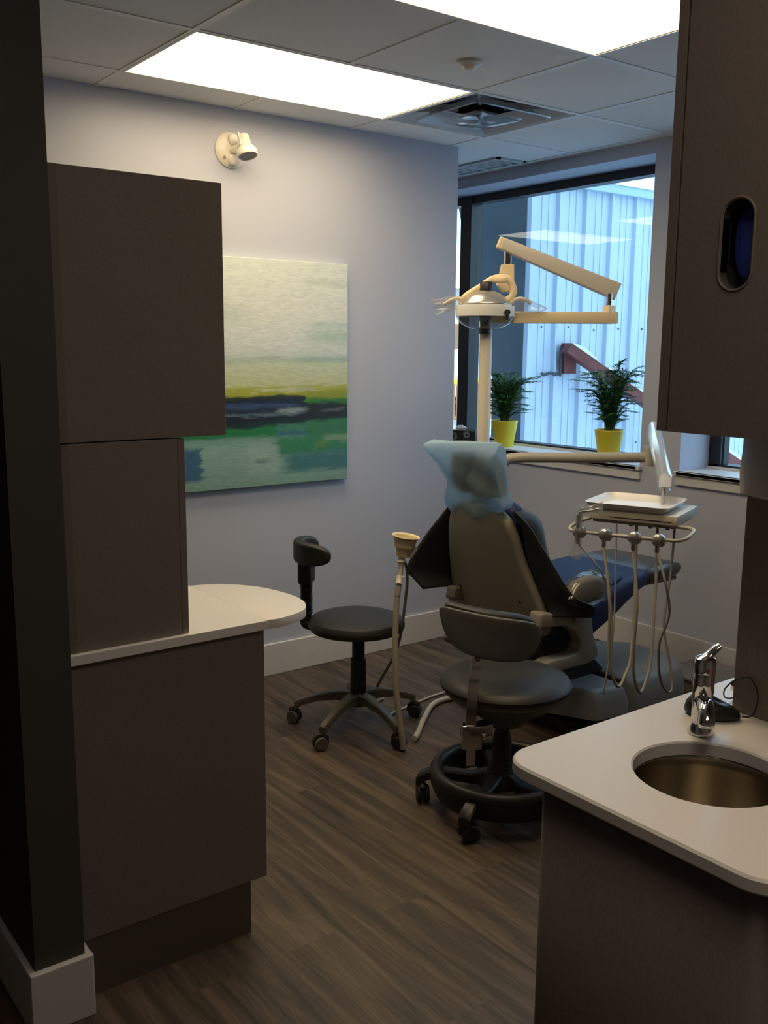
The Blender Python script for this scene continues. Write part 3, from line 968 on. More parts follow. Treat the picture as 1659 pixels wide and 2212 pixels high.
def rest(center, facing, up, width, height, thick, R, outline=None, dome=.0):
    """pad bent round an arc of radius R, concave towards 'facing'"""
    f = Vector(facing).normalized(); u = Vector(up).normalized(); s_ = f.cross(u).normalized(); u = s_.cross(f)
    def fn(s, q, d):
        a = s / R
        rad = R + d
        return Vector(center) + f * (R - rad * math.cos(a)) + s_ * rad * math.sin(a) + u * q
    if outline is None:
        outline = []
        for k in range(48):
            a = 2 * PI * k / 48
            ca, sa = math.cos(a), math.sin(a)
            outline.append((width / 2 * math.copysign(abs(ca) ** .62, ca), height / 2 * math.copysign(abs(sa) ** .75, sa)))
    bm = NB()
    pillow(bm, outline, thick, thick * .48, fn, 5, (.8, .6, .4, .2), dome)
    return bm
bm = rest(cc + V(0, 0, .108) + bw * .030, V(.93, -.37, 0), V(-.14, .06, 1), .36, .098, .044, .128)
obj('body_rest', bm, M_vinyl, t, True)

# ------------------------------------------------------------------ stool in front of the dental chair
sx_, sy_ = 2.205, 2.242
t = thing('assistant_stool', 'black stool with wide back plate and foot ring in front of the dental chair', 'stool', (sx_, sy_, 0), 'clinic stools')
SZ = .486
c0 = (sx_ + .008, sy_, 0)
bm = lathe(NB(), [(0, SZ), (.13, SZ - .002), (.185, SZ - .008), (.212, SZ - .018), (.222, SZ - .032), (.218, SZ - .046), (.205, SZ - .052), (0, SZ - .053)], c0, 60, cap=False)
obj('seat', bm, M_vinyl, t, True)
bm = lathe(NB(), [(.206, SZ - .052), (.204, SZ - .066), (.16, SZ - .105), (.10, SZ - .140), (.066, SZ - .175), (.05, SZ - .185), (0, SZ - .186)], c0, 48, cap=False)
obj('seat_pan', bm, M_stoolgrey, t, True)
bm = lathe(NB(), [(0, .305), (.020, .305), (.024, .285), (.032, .255), (.034, .17), (.052, .135), (.075, .112), (.08, .095), (0, .093)], (sx_, sy_, 0), 30, cap=False)
obj('gas_column', bm, M_hub, t, True)
ring = [(sx_ + .222 * math.cos(a), sy_ + .222 * math.sin(a), .135) for a in [2 * PI * k / 40 for k in range(40)]]
bm = tube(NB(), ring, .021, 14, 1, True)
obj('foot_ring', bm, M_black, t, True)
bm = lathe(NB(), [(.238, .130), (.240, .095), (.225, .060), (.21, .060), (.214, .10), (.214, .13)], (sx_, sy_, 0), 56, cap=False)
obj('ring_skirt', bm, M_hub, t, True)
base_a = math.atan2(2.47 - sy_, 2.03 - sx_)
for k in range(5):
    a = math.radians(131) + k * 2 * PI / 5
    d = V(math.cos(a), math.sin(a), 0); s = V(-d.y, d.x, 0); c = V(sx_, sy_, 0)
    rings = []
    for q, z, w, hh in ((.03, .145, .05, .05), (.10, .122, .042, .035), (.215, .128, .040, .034), (.252, .118, .046, .034), (.284, .100, .046, .036), (.292, .090, .04, .03)):
        m = c + d * q + V(0, 0, z)
        rings.append([m + s * w / 2 - V(0, 0, hh), m + s * w / 2 - V(0, 0, .007), m + s * w * .36, m - s * w * .36, m - s * w / 2 - V(0, 0, .007), m - s * w / 2 - V(0, 0, hh)])
    obj('leg', loft(NB(), rings), M_black, t, True)
    caster(t, c + d * .272, a + (1.9 if k == 0 else 2.3 if k == 1 else random.uniform(-1, 1)), .030, .085, M_hub, M_hub)
# back plate: bulges towards the camera side
fdir = V(.55, .83, .0).normalized()      # from the plate towards the sitter
bc = V(2.062, 2.155, .660)
s_r = V(.80, -.58, -.16).normalized()
up_ = s_r.cross(fdir).normalized()
plate = [(-.182, .052), (-.12, .060), (-.03, .062), (.06, .062), (.13, .056), (.170, .040), (.184, .012), (.178, -.025), (.158, -.055), (.115, -.074), (.04, -.080), (-.05, -.076), (-.115, -.058), (-.150, -.025), (-.172, .012)]
def platefn(depth, R=.26):
    def fn(s, q, d):
        a = s / R
        rad = R + d + depth
        ctr = bc + fdir * R
        return ctr - fdir * rad * math.cos(a) + s_r * rad * math.sin(a) + up_ * q
    return fn
bm = NB(); pillow(bm, plate, .014, .006, platefn(.0), 3, (.8, .6, .4, .2), 0, 3)
obj('back_shell', bm, M_stoolgrey, t, True)
cush = [(x * 1.0, y + .012 if y > 0 else y * .9) for x, y in plate]
bm = NB(); pillow(bm, cush, .050, .022, platefn(-.034), 5, (.8, .6, .4, .2), .004, 3)
obj('back_cushion', bm, M_vinyl, t, True)
# chrome upright and its clamp
rv, nv = V(.80, -.60, 0), V(.594, .786, 0)
bm = NB()
pts = [V(2.030, 2.186, .600), V(2.024, 2.184, .560), V(2.006, 2.176, .50), V(1.996, 2.170, .43), V(1.993, 2.170, .36)]
P = spline(pts, 5)
rings = []
for i, p in enumerate(P):
    w, h = .016, .006
    rings.append([p + rv * w - nv * h, p + rv * w + nv * h, p - rv * w + nv * h, p - rv * w - nv * h])
loft(bm, rings)
bx = V(2.002, 2.172, 0)
obj('back_upright', bm, M_dullchrome, t, True)
for dz, rr in ((.585, .008), (.5, .006)):
    bm = NB()
    cyl(bm, V(2.027, 2.182, dz) - nv * .004, V(2.027, 2.182, dz) - nv * .011, rr, 14)
    obj('upright_screw', bm, M_chrome, t, True)
bm = NB()
q0 = V(1.996, 2.172, 0)
t2 = bmesh.new(); box(t2, -.028, .036, -.018, .020, .295, .375, .005)
merge(bm, t2, frame(q0, rv, nv, (0, 0, 1)))
t2 = bmesh.new(); box(t2, .0, .10, .02, .07, .31, .352, .006)
merge(bm, t2, frame(q0, (rv * .9 + nv * .45), (nv * .9 - rv * .45), (0, 0, 1)))
cl = obj('clamp_block', bm, M_dullchrome, t, True)
obj('clamp_knob', cyl(NB(), q0 + rv * .036 + V(0, 0, .335), q0 + rv * .046 + V(0, 0, .335), .016, 20), M_chrome, cl, True)
bm = NB(); beam(bm, q0 + V(.004, .002, .298), q0 + V(.004, .002, .235), .030, .012, nv)
obj('lower_bar', bm, M_dullchrome, t, True)

# ------------------------------------------------------------------ dental chair
YC = 2.745
t = thing('dental_chair', 'navy reclined dental chair with taupe back shell and grey base', 'dental chair', (3.1, YC, 0))
# base
bm = NB()
prism(bm, [(2.86, 2.56), (2.96, 2.46), (3.52, 2.46), (3.60, 2.60), (3.56, 2.95), (3.0, 3.0), (2.88, 2.9)], 0.0, .055, .01)
obj('floor_plate', bm, M_hub, t)
bm = NB()
L1 = [(2.800, 2.655), (2.912, 2.432), (3.094, 2.405), (3.098, 2.95), (2.90, 3.0), (2.81, 2.92)]
rb = []
for z, k in ((.060, 0), (.135, .0), (.178, .02), (.200, .055)):
    pass
def skirted(bm, foot, zb, zt, ins, ctr):
    rings = []
    for z, k in ((zb, 0), (zb + (zt - zb) * .55, .03), (zt - .02, .07), (zt - .006, .11), (zt, .16)):
        rings.append([V(x + (ctr[0] - x) * k * ins, y + (ctr[1] - y) * k * ins, z) for x, y in foot])
    loft(bm, rings)
def dense(poly, r=.035, n=4):
    out = []
    N = len(poly)
    for i in range(N):
        p, a, b = V(*poly[i]), V(*poly[i - 1]), V(*poly[(i + 1) % N])
        u, w = (a - p), (b - p)
        rr = min(r, u.length * .45, w.length * .45)
        u.normalize(); w.normalize()
        A, B = p + u * rr, p + w * rr
        for k in range(n + 1):
            tt = k / n
            q = A * (1 - tt) ** 2 + p * 2 * tt * (1 - tt) + B * tt * tt
            out.append((q.x, q.y))
    return out
skirted(bm, dense(L1, .02), .085, .205, 1.0, (2.96, 2.72))
obj('rear_base_cover', bm, M_basecover, t, True)
L2 = [(3.100, 2.400), (3.40, 2.395), (3.52, 2.44), (3.59, 2.56), (3.58, 2.80), (3.45, 2.93), (3.104, 2.95)]
bm = NB(); skirted(bm, dense(L2, .05), .03, .212, 1.0, (3.33, 2.68))
obj('front_base_cover', bm, M_basecover, t, True)
bm = NB(); beam(bm, (3.099, 2.47, .204), (3.135, 2.86, .206), .012, .010)
obj('cover_seam', bm, M_blackgap, t)
# lift column
bm = NB()
loft(bm, [[V(2.86, 2.60, .16), V(3.2, 2.60, .16), V(3.2, 2.90, .16), V(2.86, 2.90, .16)], [V(2.80, 2.60, .30), V(3.05, 2.60, .30), V(3.05, 2.90, .30), V(2.80, 2.90, .30)], [V(2.72, 2.56, .42), V(2.98, 2.56, .42), V(2.98, 2.93, .42), V(2.72, 2.93, .42)]])
obj('lift_column', bm, M_hub, t)
# casting beside the seat (C-shaped bracket)
C = [(2.60, .578), (2.70, .560), (2.86, .548), (2.885, .535), (2.90, .44), (2.935, .37), (2.930, .345), (2.88, .330), (2.60, .325), (2.58, .36), (2.66, .382), (2.76, .378), (2.815, .385), (2.828, .42), (2.80, .465), (2.74, .505), (2.64, .515), (2.59, .52)]
mtx = Matrix(((1, 0, 0, 0), (0, 0, -1, 0), (0, 1, 0, 0), (0, 0, 0, 1)))
bm = NB(); prism(bm, dense(C, .014, 3), -2.515, -2.452, .008, mtx)
obj('seat_bracket', bm, M_bracket, t, True)
bm = NB(); prism(bm, dense([(x, z) for x, z in C], .014, 3), -3.000, -2.945, .008, mtx)
obj('seat_bracket', bm, M_stoolgrey, t, True)
# seat and leg cushion
def sect(x, hw, zb, zt, r, tilt=0):
    out = rrect(-hw, hw, zb, zt, r, 5)
    return [V(x + tilt * (z - zb), YC + y, z) for y, z in out]
S = [(2.70, .20, .445, .49, .02), (2.72, .235, .430, .505, .03), (2.85, .250, .392, .528, .045), (2.97, .250, .412, .572, .05), (3.07, .246, .452, .605, .05), (3.17, .236, .500, .622, .045), (3.26, .222, .538, .630, .04), (3.325, .210, .556, .628, .032), (3.345, .196, .566, .618, .024)]
obj('seat_cushion', loft(NB(), [sect(*a) for a in S]), M_navy, t, True)
S = [(3.325, .196, .562, .618, .02), (3.35, .208, .556, .632, .03), (3.47, .204, .562, .636, .034), (3.56, .196, .570, .632, .03), (3.60, .180, .580, .622, .02), (3.61, .155, .592, .612, .009)]
obj('foot_rest', loft(NB(), [sect(*a) for a in S]), M_toe, t, True)
bm = NB(); box(bm, 3.40, 3.585, YC - .17, YC + .17, .548, .566, .006)
obj('foot_plate', bm, M_stoolgrey, t)
obj('seat_patch', loft(NB(), [[V(3.10 + .075 * math.cos(a) * f, 2.56 + .035 * math.sin(a) * f, .615 + .02 * math.cos(a) * f + h) for a in [2 * PI * k / 24 for k in range(24)]] for f, h in ((1, -.012), (1, -.002), (.8, .001), (.1, .002))]), M_navy, t, True)
# back: shell, cushion, headrest
def backfn(off):
    def fn(y, z, d):
        n = V(-.962, 0, -.274)
        p = V(2.785 - .285 * z, y, z) + n * (d + off)
        p.x += .10 * (y - YC) ** 2 * 3
        return p
    return fn
shell = [(2.745, .965), (2.66, .955), (2.605, .925), (2.572, .86), (2.556, .76), (2.533, .69), (2.508, .62), (2.492, .56), (2.492, .49), (2.52, .452), (2.62, .44), (2.745, .437), (2.87, .44), (2.985, .452), (3.018, .49), (3.026, .56), (3.014, .64), (2.985, .77), (2.945, .87), (2.90, .93), (2.84, .957)]
bm = NB(); pillow(bm, shell, .046, .022, backfn(-.023), 5, (.85, .7, .5, .25), .004, 3)
obj('back_shell', bm, M_shell, t, True)
cu = [(YC + (y - YC) * .955, .70 + (z - .70) * .99) for y, z in shell]
bm = NB(); pillow(bm, cu, .09, .042, backfn(-.092), 5, (.85, .7, .5, .25), .012, 3)
obj('back_cushion', bm, M_navy, t, True)
for y, z in ((2.946, .580), (2.592, .588)):
    bm = NB()
    p = backfn(.0005)(y, z, 0)
    lathe(bm, [(0, .003), (.006, .003), (.0085, -.002), (.0085, -.004)], seg=16, mat=frame(p, (0, 1, 0), (.274, 0, -.962), (-.962, 0, -.274)), cap=False)
    obj('shell_screw', bm, M_hub, t, True)
hr = [(2.600, 1.005), (2.592, 1.06), (2.60, 1.130), (2.64, 1.156), (2.75, 1.160), (2.83, 1.150), (2.855, 1.12), (2.868, 1.05), (2.85, 1.005), (2.75, .99), (2.64, .992)]
bm = NB(); pillow(bm, hr, .046, .020, backfn(-.031), 5, (.8, .6, .4, .2), .004, 3)
obj('headrest', bm, M_black, t, True)
bm = NB(); box(bm, 2.545, 2.565, 2.70, 2.79, .86, 1.06, .004)
obj('headrest_bar', bm, M_dullchrome, t)
# arm rests
for sg, yy in ((-1, 2.435), (1, 3.06)):
    bm = NB()
    arm = [(2.705, .628), (2.74, .668), (2.79, .690), (2.86, .694), (2.905, .668), (2.912, .630), (2.885, .600), (2.80, .590), (2.73, .598)]
    pillow(bm, arm, .060, .022, (lambda yy: (lambda x, z, d: V(x, yy + d, z)))(yy), 4, (.7, .4), .004, 3)
    a_ = obj('armrest', bm, M_shell, t, True)
    bm = NB(); beam(bm, (2.80, yy, .60), (2.80, yy + sg * -.03, .50), .05, .03, (0, 1, 0), .005)
    obj('armrest_post', bm, M_bracket, t)
    if sg == -1:
        bm = NB()
        big = [(2.800 + (x - 2.80) * 1.16 + .006, .645 + (z - .645) * 1.22 + .002) for x, z in arm]
        pillow(bm, big, .086, .028, lambda x, z, d: V(x + .004 * math.sin(z * 160 + d * 60), 2.435 + d + .004 * math.sin(x * 90), z + .003 * math.sin(x * 120 + d * 80)), 4, (.7, .4), .004, 3)
        obj('armrest_cover', bm, M_smoke, a_, True)['label'] = 'crinkled clear plastic armrest cover'

# headrest cover: creased pale blue paper sleeve
def cfn(y, z, d):
    n = V(-.962, 0, -.274)
    th = min(1, max(.05, (1.212 - z) / .045))
    p = V(2.785 - .285 * z, y, z) + n * (d * th - .031)
    w = .0035 * math.sin(y * 31 + z * 19) + .003 * math.sin(z * 47 - y * 22) + .0018 * math.sin(y * 95 + z * 60)
    return p + n * w * (1 if d > 0 else -1) * th
cov = [(2.575, 1.207), (2.65, 1.203), (2.76, 1.197), (2.87, 1.188), (2.95, 1.182), (2.990, 1.176), (2.955, 1.135), (2.925, 1.09), (2.893, 1.045), (2.890, 1.02), (2.908, .985), (2.925, .94), (2.915, .922), (2.885, .897), (2.80, .897), (2.72, .912), (2.65, .930), (2.605, .948), (2.590, .960), (2.588, .980), (2.590, 1.05), (2.586, 1.12), (2.578, 1.17)]
bm = NB(); pillow(bm, cov, .062, .006, cfn, 3, (.9, .75, .6, .45, .3, .15), .004, 3)
o = obj('headrest_cover', bm, M_paper, None, True)
tag(o, 'crumpled pale blue paper sleeve over the headrest of the dental chair', 'headrest cover')

# black apron draped over the front of the back rest, hanging off both sides
R_ = [
    [(2.590, 2.985, .915), (2.585, 2.965, .925), (2.640, 2.92, .945), (2.665, 2.745, .955), (2.625, 2.60, .950), (2.555, 2.578, .950), (2.545, 2.560, .958)],
    [(2.545, 3.062, .800), (2.590, 3.000, .850), (2.705, 2.94, .90), (2.735, 2.745, .91), (2.690, 2.565, .905), (2.578, 2.548, .890), (2.590, 2.518, .897)],
    [(2.490, 3.088, .711), (2.600, 3.040, .755), (2.735, 2.95, .79), (2.755, 2.745, .79), (2.715, 2.545, .785), (2.605, 2.536, .770), (2.650, 2.462, .770)],
    [(2.458, 3.095, .640), (2.620, 3.055, .655), (2.755, 2.96, .68), (2.785, 2.745, .68), (2.745, 2.52, .675), (2.640, 2.500, .645), (2.712, 2.400, .640)],
    [(2.478, 3.078, .612), (2.640, 3.052, .600), (2.765, 2.96, .60), (2.80, 2.745, .60), (2.770, 2.50, .595), (2.655, 2.472, .585), (2.800, 2.372, .590)],
    [(2.510, 3.045, .562), (2.630, 3.020, .562), (2.775, 2.95, .545), (2.81, 2.745, .545), (2.770, 2.50, .545), (2.660, 2.452, .555), (2.800, 2.385, .545)],
]
o = obj('apron', sheet(NB(), R_, 5), M_apron, None, True)
solidify(o, .006)
tag(o, 'black protective apron draped over the back of the dental chair', 'apron')

# ------------------------------------------------------------------ operating light on its pole
t = thing('operating_light', 'cream dental operating light on a folding arm and pole beside the chair', 'dental lamp', (2.885, 3.105, 0))
rv, nv = V(.799, -.602, 0), V(.602, .799, 0)
bm = lathe(NB(), [(0, .12), (.027, .12), (.027, 1.70), (.024, 1.712), (0, 1.712)], (2.886, 3.107, 0), 32, cap=False)
obj('pole', bm, M_creamlt, t, True)
bm = NB(); lathe(bm, [(0, .0), (.075, .0), (.075, .10), (.04, .125), (0, .125)], (2.886, 3.107, 0), 32, cap=False)
obj('pole_foot', bm, M_basecover, t, True)
bm = beam(NB(), (2.880, 3.127, 1.688), (3.334, 2.787, 1.690), .050, .050, bev=.006)
obj('lower_arm', bm, M_cream, t, True)
e0 = V(3.313, 2.802, 0)
bm = beam(NB(), (3.330, 2.790, 1.690), (3.3425, 2.781, 1.690), .048, .048, bev=.003)
obj('arm_end_cap', bm, M_creamlt, t)
bm = NB(); beam(bm, e0 + V(0, 0, 1.712), e0 + V(0, 0, 1.742), .04, .04, (1, 0, 0), .003)
obj('arm_bushing', bm, M_cream, t)
bm = cyl(NB(), e0 + V(0, 0, 1.735), e0 + V(0, 0, 1.79), .013)
obj('hinge_pin', bm, M_chrome, t, True)
# upper arm, tapering upward to the left
a0, a1 = V(3.352, 2.795, 1.800), V(2.968, 3.105, 1.995)
d = (a1 - a0).normalized(); s = d.cross(V(0, 0, 1)).normalized(); u = s.cross(d)
rings = []
for f, w, h in ((0, .050, .074), (.05, .054, .072), (.5, .054, .062), (.93, .052, .052), (1.0, .050, .050)):
    p = a0.lerp(a1, f)
    pr = rrect(-w / 2, w / 2, -h / 2, h / 2, .007, 3)
    rings.append([p + s * x + u * y for x, y in pr])
obj('upper_arm', loft(NB(), rings), M_putty2, t, True)
# end face block
bm = NB()
beam(bm, a1 - d * .005, a1 + d * .022, .050, .050, bev=.006)
obj('arm_end_cap', bm, M_cream, t)
h0 = V(2.990, 3.095, 0)
obj('hinge_pin', cyl(NB(), h0 + V(0, 0, 1.895), h0 + V(0, 0, 1.965), .016), M_chrome, t, True)
bm = NB()
rings = []
for z, wl, wr in ((1.912, .026, .026), (1.86, .036, .028), (1.825, .044, .029), (1.795, .02, .030)):
    rings.append([h0 + rv * wr - nv * .02 + V(0, 0, z), h0 + rv * wr + nv * .02 + V(0, 0, z), h0 - rv * wl + nv * .02 + V(0, 0, z), h0 - rv * wl - nv * .02 + V(0, 0, z)])
loft(bm, rings)
bmesh.ops.bevel(bm, geom=bm.edges[:], offset=.0022, segments=2, affect='EDGES')
obj('drop_link', bm, M_cream, t, True)
# lamp head
LC = V(2.862, 3.088, 1.712)
K = .00196
def lp(px, py, dn=0): return LC + rv * ((px - 1048) * K) + nv * dn + V(0, 0, (672 - py) * K)
yk = [lp(999, 653), lp(1006, 641), lp(1034, 623), lp(1064, 604), lp(1093, 603), lp(1107, 624), lp(1103, 642), lp(1086, 652)]
bm = tube(NB(), yk, .0078, 12, 6, flat=1.9)
beam(bm, lp(1066, 606), lp(1092, 606), .03, .022, (0, 0, 1), .004)
for p in (yk[0], yk[-1]): cyl(bm, p - nv * .022, p + nv * .022, .017, 18)
obj('yoke', bm, M_cream, t, True)
hm = frame(LC, rv, nv, (0, 0, 1))
bm = lathe(NB(), [(.110, .024), (.10, .036), (.082, .056), (.058, .072), (.030, .083), (.0, .085)], seg=48, mat=hm, cap=False, sx=1.0, sy=.8)
solidify(obj('reflector_dome', bm, M_silver, t, True), .003)
bm = lathe(NB(), [(.112, .024), (.124, .022), (.126, .0), (.124, -.022), (.114, -.022), (.112, .024)], seg=56, mat=hm, cap=False, sx=1.0, sy=.8)
obj('rim', bm, M_rim, t, True)
bm = lathe(NB(), [(.123, -.020), (.118, -.035), (.100, -.055), (.07, -.070), (.036, -.078), (.0, -.080)], seg=48, mat=hm, cap=False, sx=1.0, sy=.8)
obj('glass_shield', bm, M_plastic, t, True)
bm = NB()
lathe(bm, [(0, .084), (.027, .084), (.027, .117), (.024, .121), (0, .121)], seg=28, mat=hm, cap=False)
obj('cooling_cap', bm, M_black, t, True)
bm = NB()
lathe(bm, [(0, .01), (.027, .01), (.027, -.03), (.022, -.045), (.018, -.066), (.025, -.07), (.025, -.092), (.022, -.095), (0, -.095)], seg=28, mat=hm, cap=False)
obj('bulb_socket', bm, M_black, t, True)
bm = NB(); cyl(bm, lp(1089, 672, -.10), lp(1089, 692, -.10), .008, 14); cyl(bm, lp(1089, 676, -.085), lp(1089, 676, -.112), .012, 14)
obj('focus_knob', bm, M_black, t, True)
# handles in plastic bags
hl_ = obj('handle', tube(NB(), [lp(1006, 658), lp(992, 646), lp(975, 649), lp(958, 659)], .008, 12, 6), M_creamlt, t, True)
hr_ = obj('handle', tube(NB(), [lp(1094, 668), lp(1104, 652), lp(1120, 645), lp(1136, 648), lp(1146, 656)], .008, 12, 6), M_creamlt, t, True)
def bag(pts_top, pts_bot, parent, seed):
    rnd = random.Random(seed)
    bm = NB()
    rows = []
    n = len(pts_top)
    for side in (-1, 1):
        pass
    rings = []
    for i in range(n):
        a, b = pts_top[i], pts_bot[i]
        th = .026 * (1 - i / (n - 1)) + .003
        m = (a + b) / 2
        hgt = (a - b) / 2
        ring = []
        for k in range(10):
            q = 2 * PI * k / 10
            ring.append(m + hgt * math.cos(q) + nv * th * math.sin(q) + V(rnd.uniform(-1, 1), rnd.uniform(-1, 1), rnd.uniform(-1, 1)) * .006)
        rings.append(ring)
    loft(bm, rings)
    bmesh.ops.triangulate(bm, faces=bm.faces)
    o = obj('plastic_bag', bm, M_bag, parent)
    o['label'] = 'clear plastic bag over the handle'
bag([lp(1004, 642), lp(985, 640), lp(968, 643), lp(950, 645), lp(929, 647)], [lp(1006, 668), lp(990, 668), lp(975, 670), lp(958, 676), lp(942, 682)], hl_, 3)
bag([lp(1098, 648), lp(1115, 640), lp(1132, 641), lp(1150, 648), lp(1168, 657), lp(1180, 664)], [lp(1092, 678), lp(1108, 682), lp(1128, 677), lp(1146, 676), lp(1162, 674), lp(1180, 669)], hr_, 5)

# ------------------------------------------------------------------ delivery unit
t = thing('delivery_unit', 'dentist instrument unit on a bent tube arm over the dental chair', 'instrument unit', (2.86, 3.03, .30))
bm = tube(NB(), [(2.868, 3.03, .32), (2.868, 3.03, .70), (2.872, 3.028, .94), (2.880, 3.012, 1.03), (2.905, 2.985, 1.080), (2.95, 2.945, 1.097), (3.154, 2.793, 1.099), (3.395, 2.611, 1.103)], .0225, 20, 6)
obj('tube_arm', bm, M_putty, t, True)
bm = NB(); cyl(bm, (3.385, 2.600, 1.068), (3.385, 2.600, 1.150), .024, 24)
obj('elbow_joint', bm, M_putty, t, True)
# spring arm towards the room
A0, A1 = V(3.352, 2.566, 1.236), V(2.925, 2.175, 1.090)
d = (A1 - A0).normalized(); s = d.cross(V(0, 0, 1)).normalized(); u = s.cross(d)
rings = []
pr = [(-.024, -.030), (.024, -.030), (.024, .012), (.015, .026), (0, .031), (-.015, .026), (-.024, .012)]
for f in (0, .03, .97, 1): rings.append([A0.lerp(A1, f) + s * x * (.9 if f in (0, 1) else 1) + u * y * (.9 if f in (0, 1) else 1) for x, y in pr])
obj('spring_arm', loft(NB(), rings), M_foil, t, True)
bm = NB()
pp = A1 - V(0, 0, .0)
cyl(bm, (2.945, 2.195, .985), (2.945, 2.195, 1.075), .007, 14)
obj('arm_post', bm, M_dullchrome, t, True)
bm = NB()
rings = []
rnd = random.Random(2)
for f, w in ((0, .026), (.3, .026), (.6, .020), (1, .008)):
    p = V(2.930, 2.180, 1.070).lerp(V(2.90, 2.165, 1.022), f)
    rings.append([p + V(math.cos(a) * w + rnd.uniform(-.004, .004), math.sin(a) * w + rnd.uniform(-.004, .004), 0) for a in [2 * PI * k / 10 for k in range(10)]])
loft(bm, rings, False)
obj('arm_bag', bm, M_plastic, t)
# head
uw, ud = V(.378, -.926, 0).normalized(), V(.906, .423, 0).normalized()
ud = V(-uw.y, uw.x, 0)
B0 = V(2.664, 2.302, 0)
def hp_(w, dd, z): return B0 + uw * w + ud * dd + V(0, 0, z)
HW, HD = .315, .286
def hbox(w0, w1, d0, d1, z0, z1, bev=.003):
    t2 = bmesh.new(); box(t2, w0, w1, d0, d1, z0, z1, bev)
    b = NB(); merge(b, t2, frame(B0, uw, ud, (0, 0, 1))); return b
obj('head_box', hbox(0, HW, 0, HD, .958, .992, .003), M_creamlt, t, True)
obj('head_underside', hbox(.012, HW - .012, .008, HD - .02, .946, .9635, .003), M_bracket, t, True)
obj('front_slot', hbox(.075, HW - .02, -.0012, .003, .9685, .9715, 0), M_blackgap, t)
bar = [hp_(-.0, .02, .955), hp_(-.02, -.03, .950), hp_(-.032, -.095, .938), hp_(-.02, -.122, .930), hp_(.02, -.127, .929), hp_(.10, -.127, .929), hp_(.20, -.127, .930), hp_(.30, -.127, .932), hp_(.352, -.124, .934), hp_(.372, -.10, .939), hp_(.378, -.05, .948), hp_(.372, -.005, .954), hp_(.34, .012, .955), hp_(HW - .03, .012, .955)]
obj('holder_bar', tube(NB(), bar, .0062, 12, 6), M_putty, t, True)
hold = [(2.525, 2.177, .924), (2.552, 2.094, .926), (2.592, 2.0, .926), (2.609, 1.924, .928)]
hold = [hp_(w, -.127, .929) for w in (.012, .105, .207, .288)]
for hpos in hold:
    bm = lathe(NB(), [(0, -.023), (.016, -.021), (.024, -.009), (.025, .002), (.021, .014), (.012, .022), (0, .024)], seg=28, mat=frame(hpos, uw, ud, V(0, 0, 1) - ud * .25), cap=False)
    ho = obj('instrument_holder', bm, M_silver, t, True)
    bm = NB(); cyl(bm, hpos - ud * .014 + V(0, 0, .004), hpos - ud * .012 + V(0, 0, -.040), .0075, 14)
    obj('hose_connector', bm, M_dullchrome, ho, True)
for w in (.14, .21, .27): obj('under_knob', cyl(NB(), hp_(w, .05, .95), hp_(w, .05, .934), .007, 12), M_basecover, t, True)
def hose(pts, r, m, start=None):
    P = [Vector(p) for p in pts]
    if start is not None: P[0] = start
    return obj('hose', tube(NB(), P, r, 10, 5), m, t, True)
H1 = [(2.552, 2.096, .878), (2.546, 2.091, .711), (2.54, 2.081, .584), (2.542, 2.07, .479), (2.572, 2.058, .412), (2.621, 2.067, .448), (2.664, 2.083, .497), (2.722, 2.125, .659), (2.76, 2.159, .833), (2.771, 2.172, .944)]
H2 = [(2.591, 2.004, .882), (2.588, 2.01, .722), (2.58, 2.007, .562), (2.587, 2.006, .463), (2.623, 2.003, .397), (2.673, 2.014, .444), (2.705, 2.028, .504), (2.766, 2.071, .681), (2.803, 2.102, .838), (2.813, 2.114, .944)]
H3 = [(2.609, 1.928, .885), (2.621, 1.927, .806), (2.64, 1.917, .709), (2.635, 1.923, .654), (2.62, 1.934, .595), (2.626, 1.936, .508), (2.646, 1.932, .44), (2.679, 1.926, .408), (2.705, 1.935, .426), (2.722, 1.964, .503), (2.733, 2.003, .608), (2.766, 2.022, .692), (2.807, 2.041, .807), (2.828, 2.052, .944)]
H0 = [(2.525, 2.166, .868), (2.564, 2.163, .816), (2.606, 2.154, .743), (2.625, 2.146, .653), (2.62, 2.134, .522), (2.609, 2.138, .439), (2.597, 2.142, .358), (2.627, 2.151, .448), (2.663, 2.164, .575), (2.691, 2.189, .735), (2.715, 2.216, .944)]
hose(H1, .0052, M_hose, hold[1] - ud * .012 + V(0, 0, -.038))
hose(H2, .0052, M_hose, hold[2] - ud * .012 + V(0, 0, -.038))
hose(H3, .0044, M_greyhose, hold[3] - ud * .012 + V(0, 0, -.038))
hose(H0, .0030, M_hose, hold[0] - ud * .012 + V(0, 0, -.038))
# bagged syringe in the first holder
y0 = hold[0] - ud * .016
syr = thing('air_water_syringe', 'syringe in a clear plastic sleeve hanging at the left end of the instrument bar', 'dental syringe', tuple(y0))
bm = tube(NB(), [y0 + V(0, 0, -.03), y0 + V(0, 0, .03), y0 + V(.002, 0, .062)], .008, 12, 5)
tube(bm, [y0 + V(.002, 0, .062), y0 + V(.008, -.004, .073), y0 + V(.030, -.020, .076), y0 + V(.055, -.038, .083)], .004, 10, 5)
obj('body', bm, M_dullchrome, syr, True)
def wrap(pts, rad, seed):
    rnd = random.Random(seed); bm = NB(); rings = []
    for p, r in zip(pts, rad):
        rings.append([Vector(p) + rv * math.cos(a) * r + V(0, 0, 1) * math.sin(a) * r * .35 + nv * math.sin(a) * r * .8 + V(rnd.uniform(-1, 1), rnd.uniform(-1, 1), rnd.uniform(-1, 1)) * .003 for a in [2 * PI * k / 9 for k in range(9)]])
    loft(bm, rings, True); bmesh.ops.triangulate(bm, faces=bm.faces)
    return bm
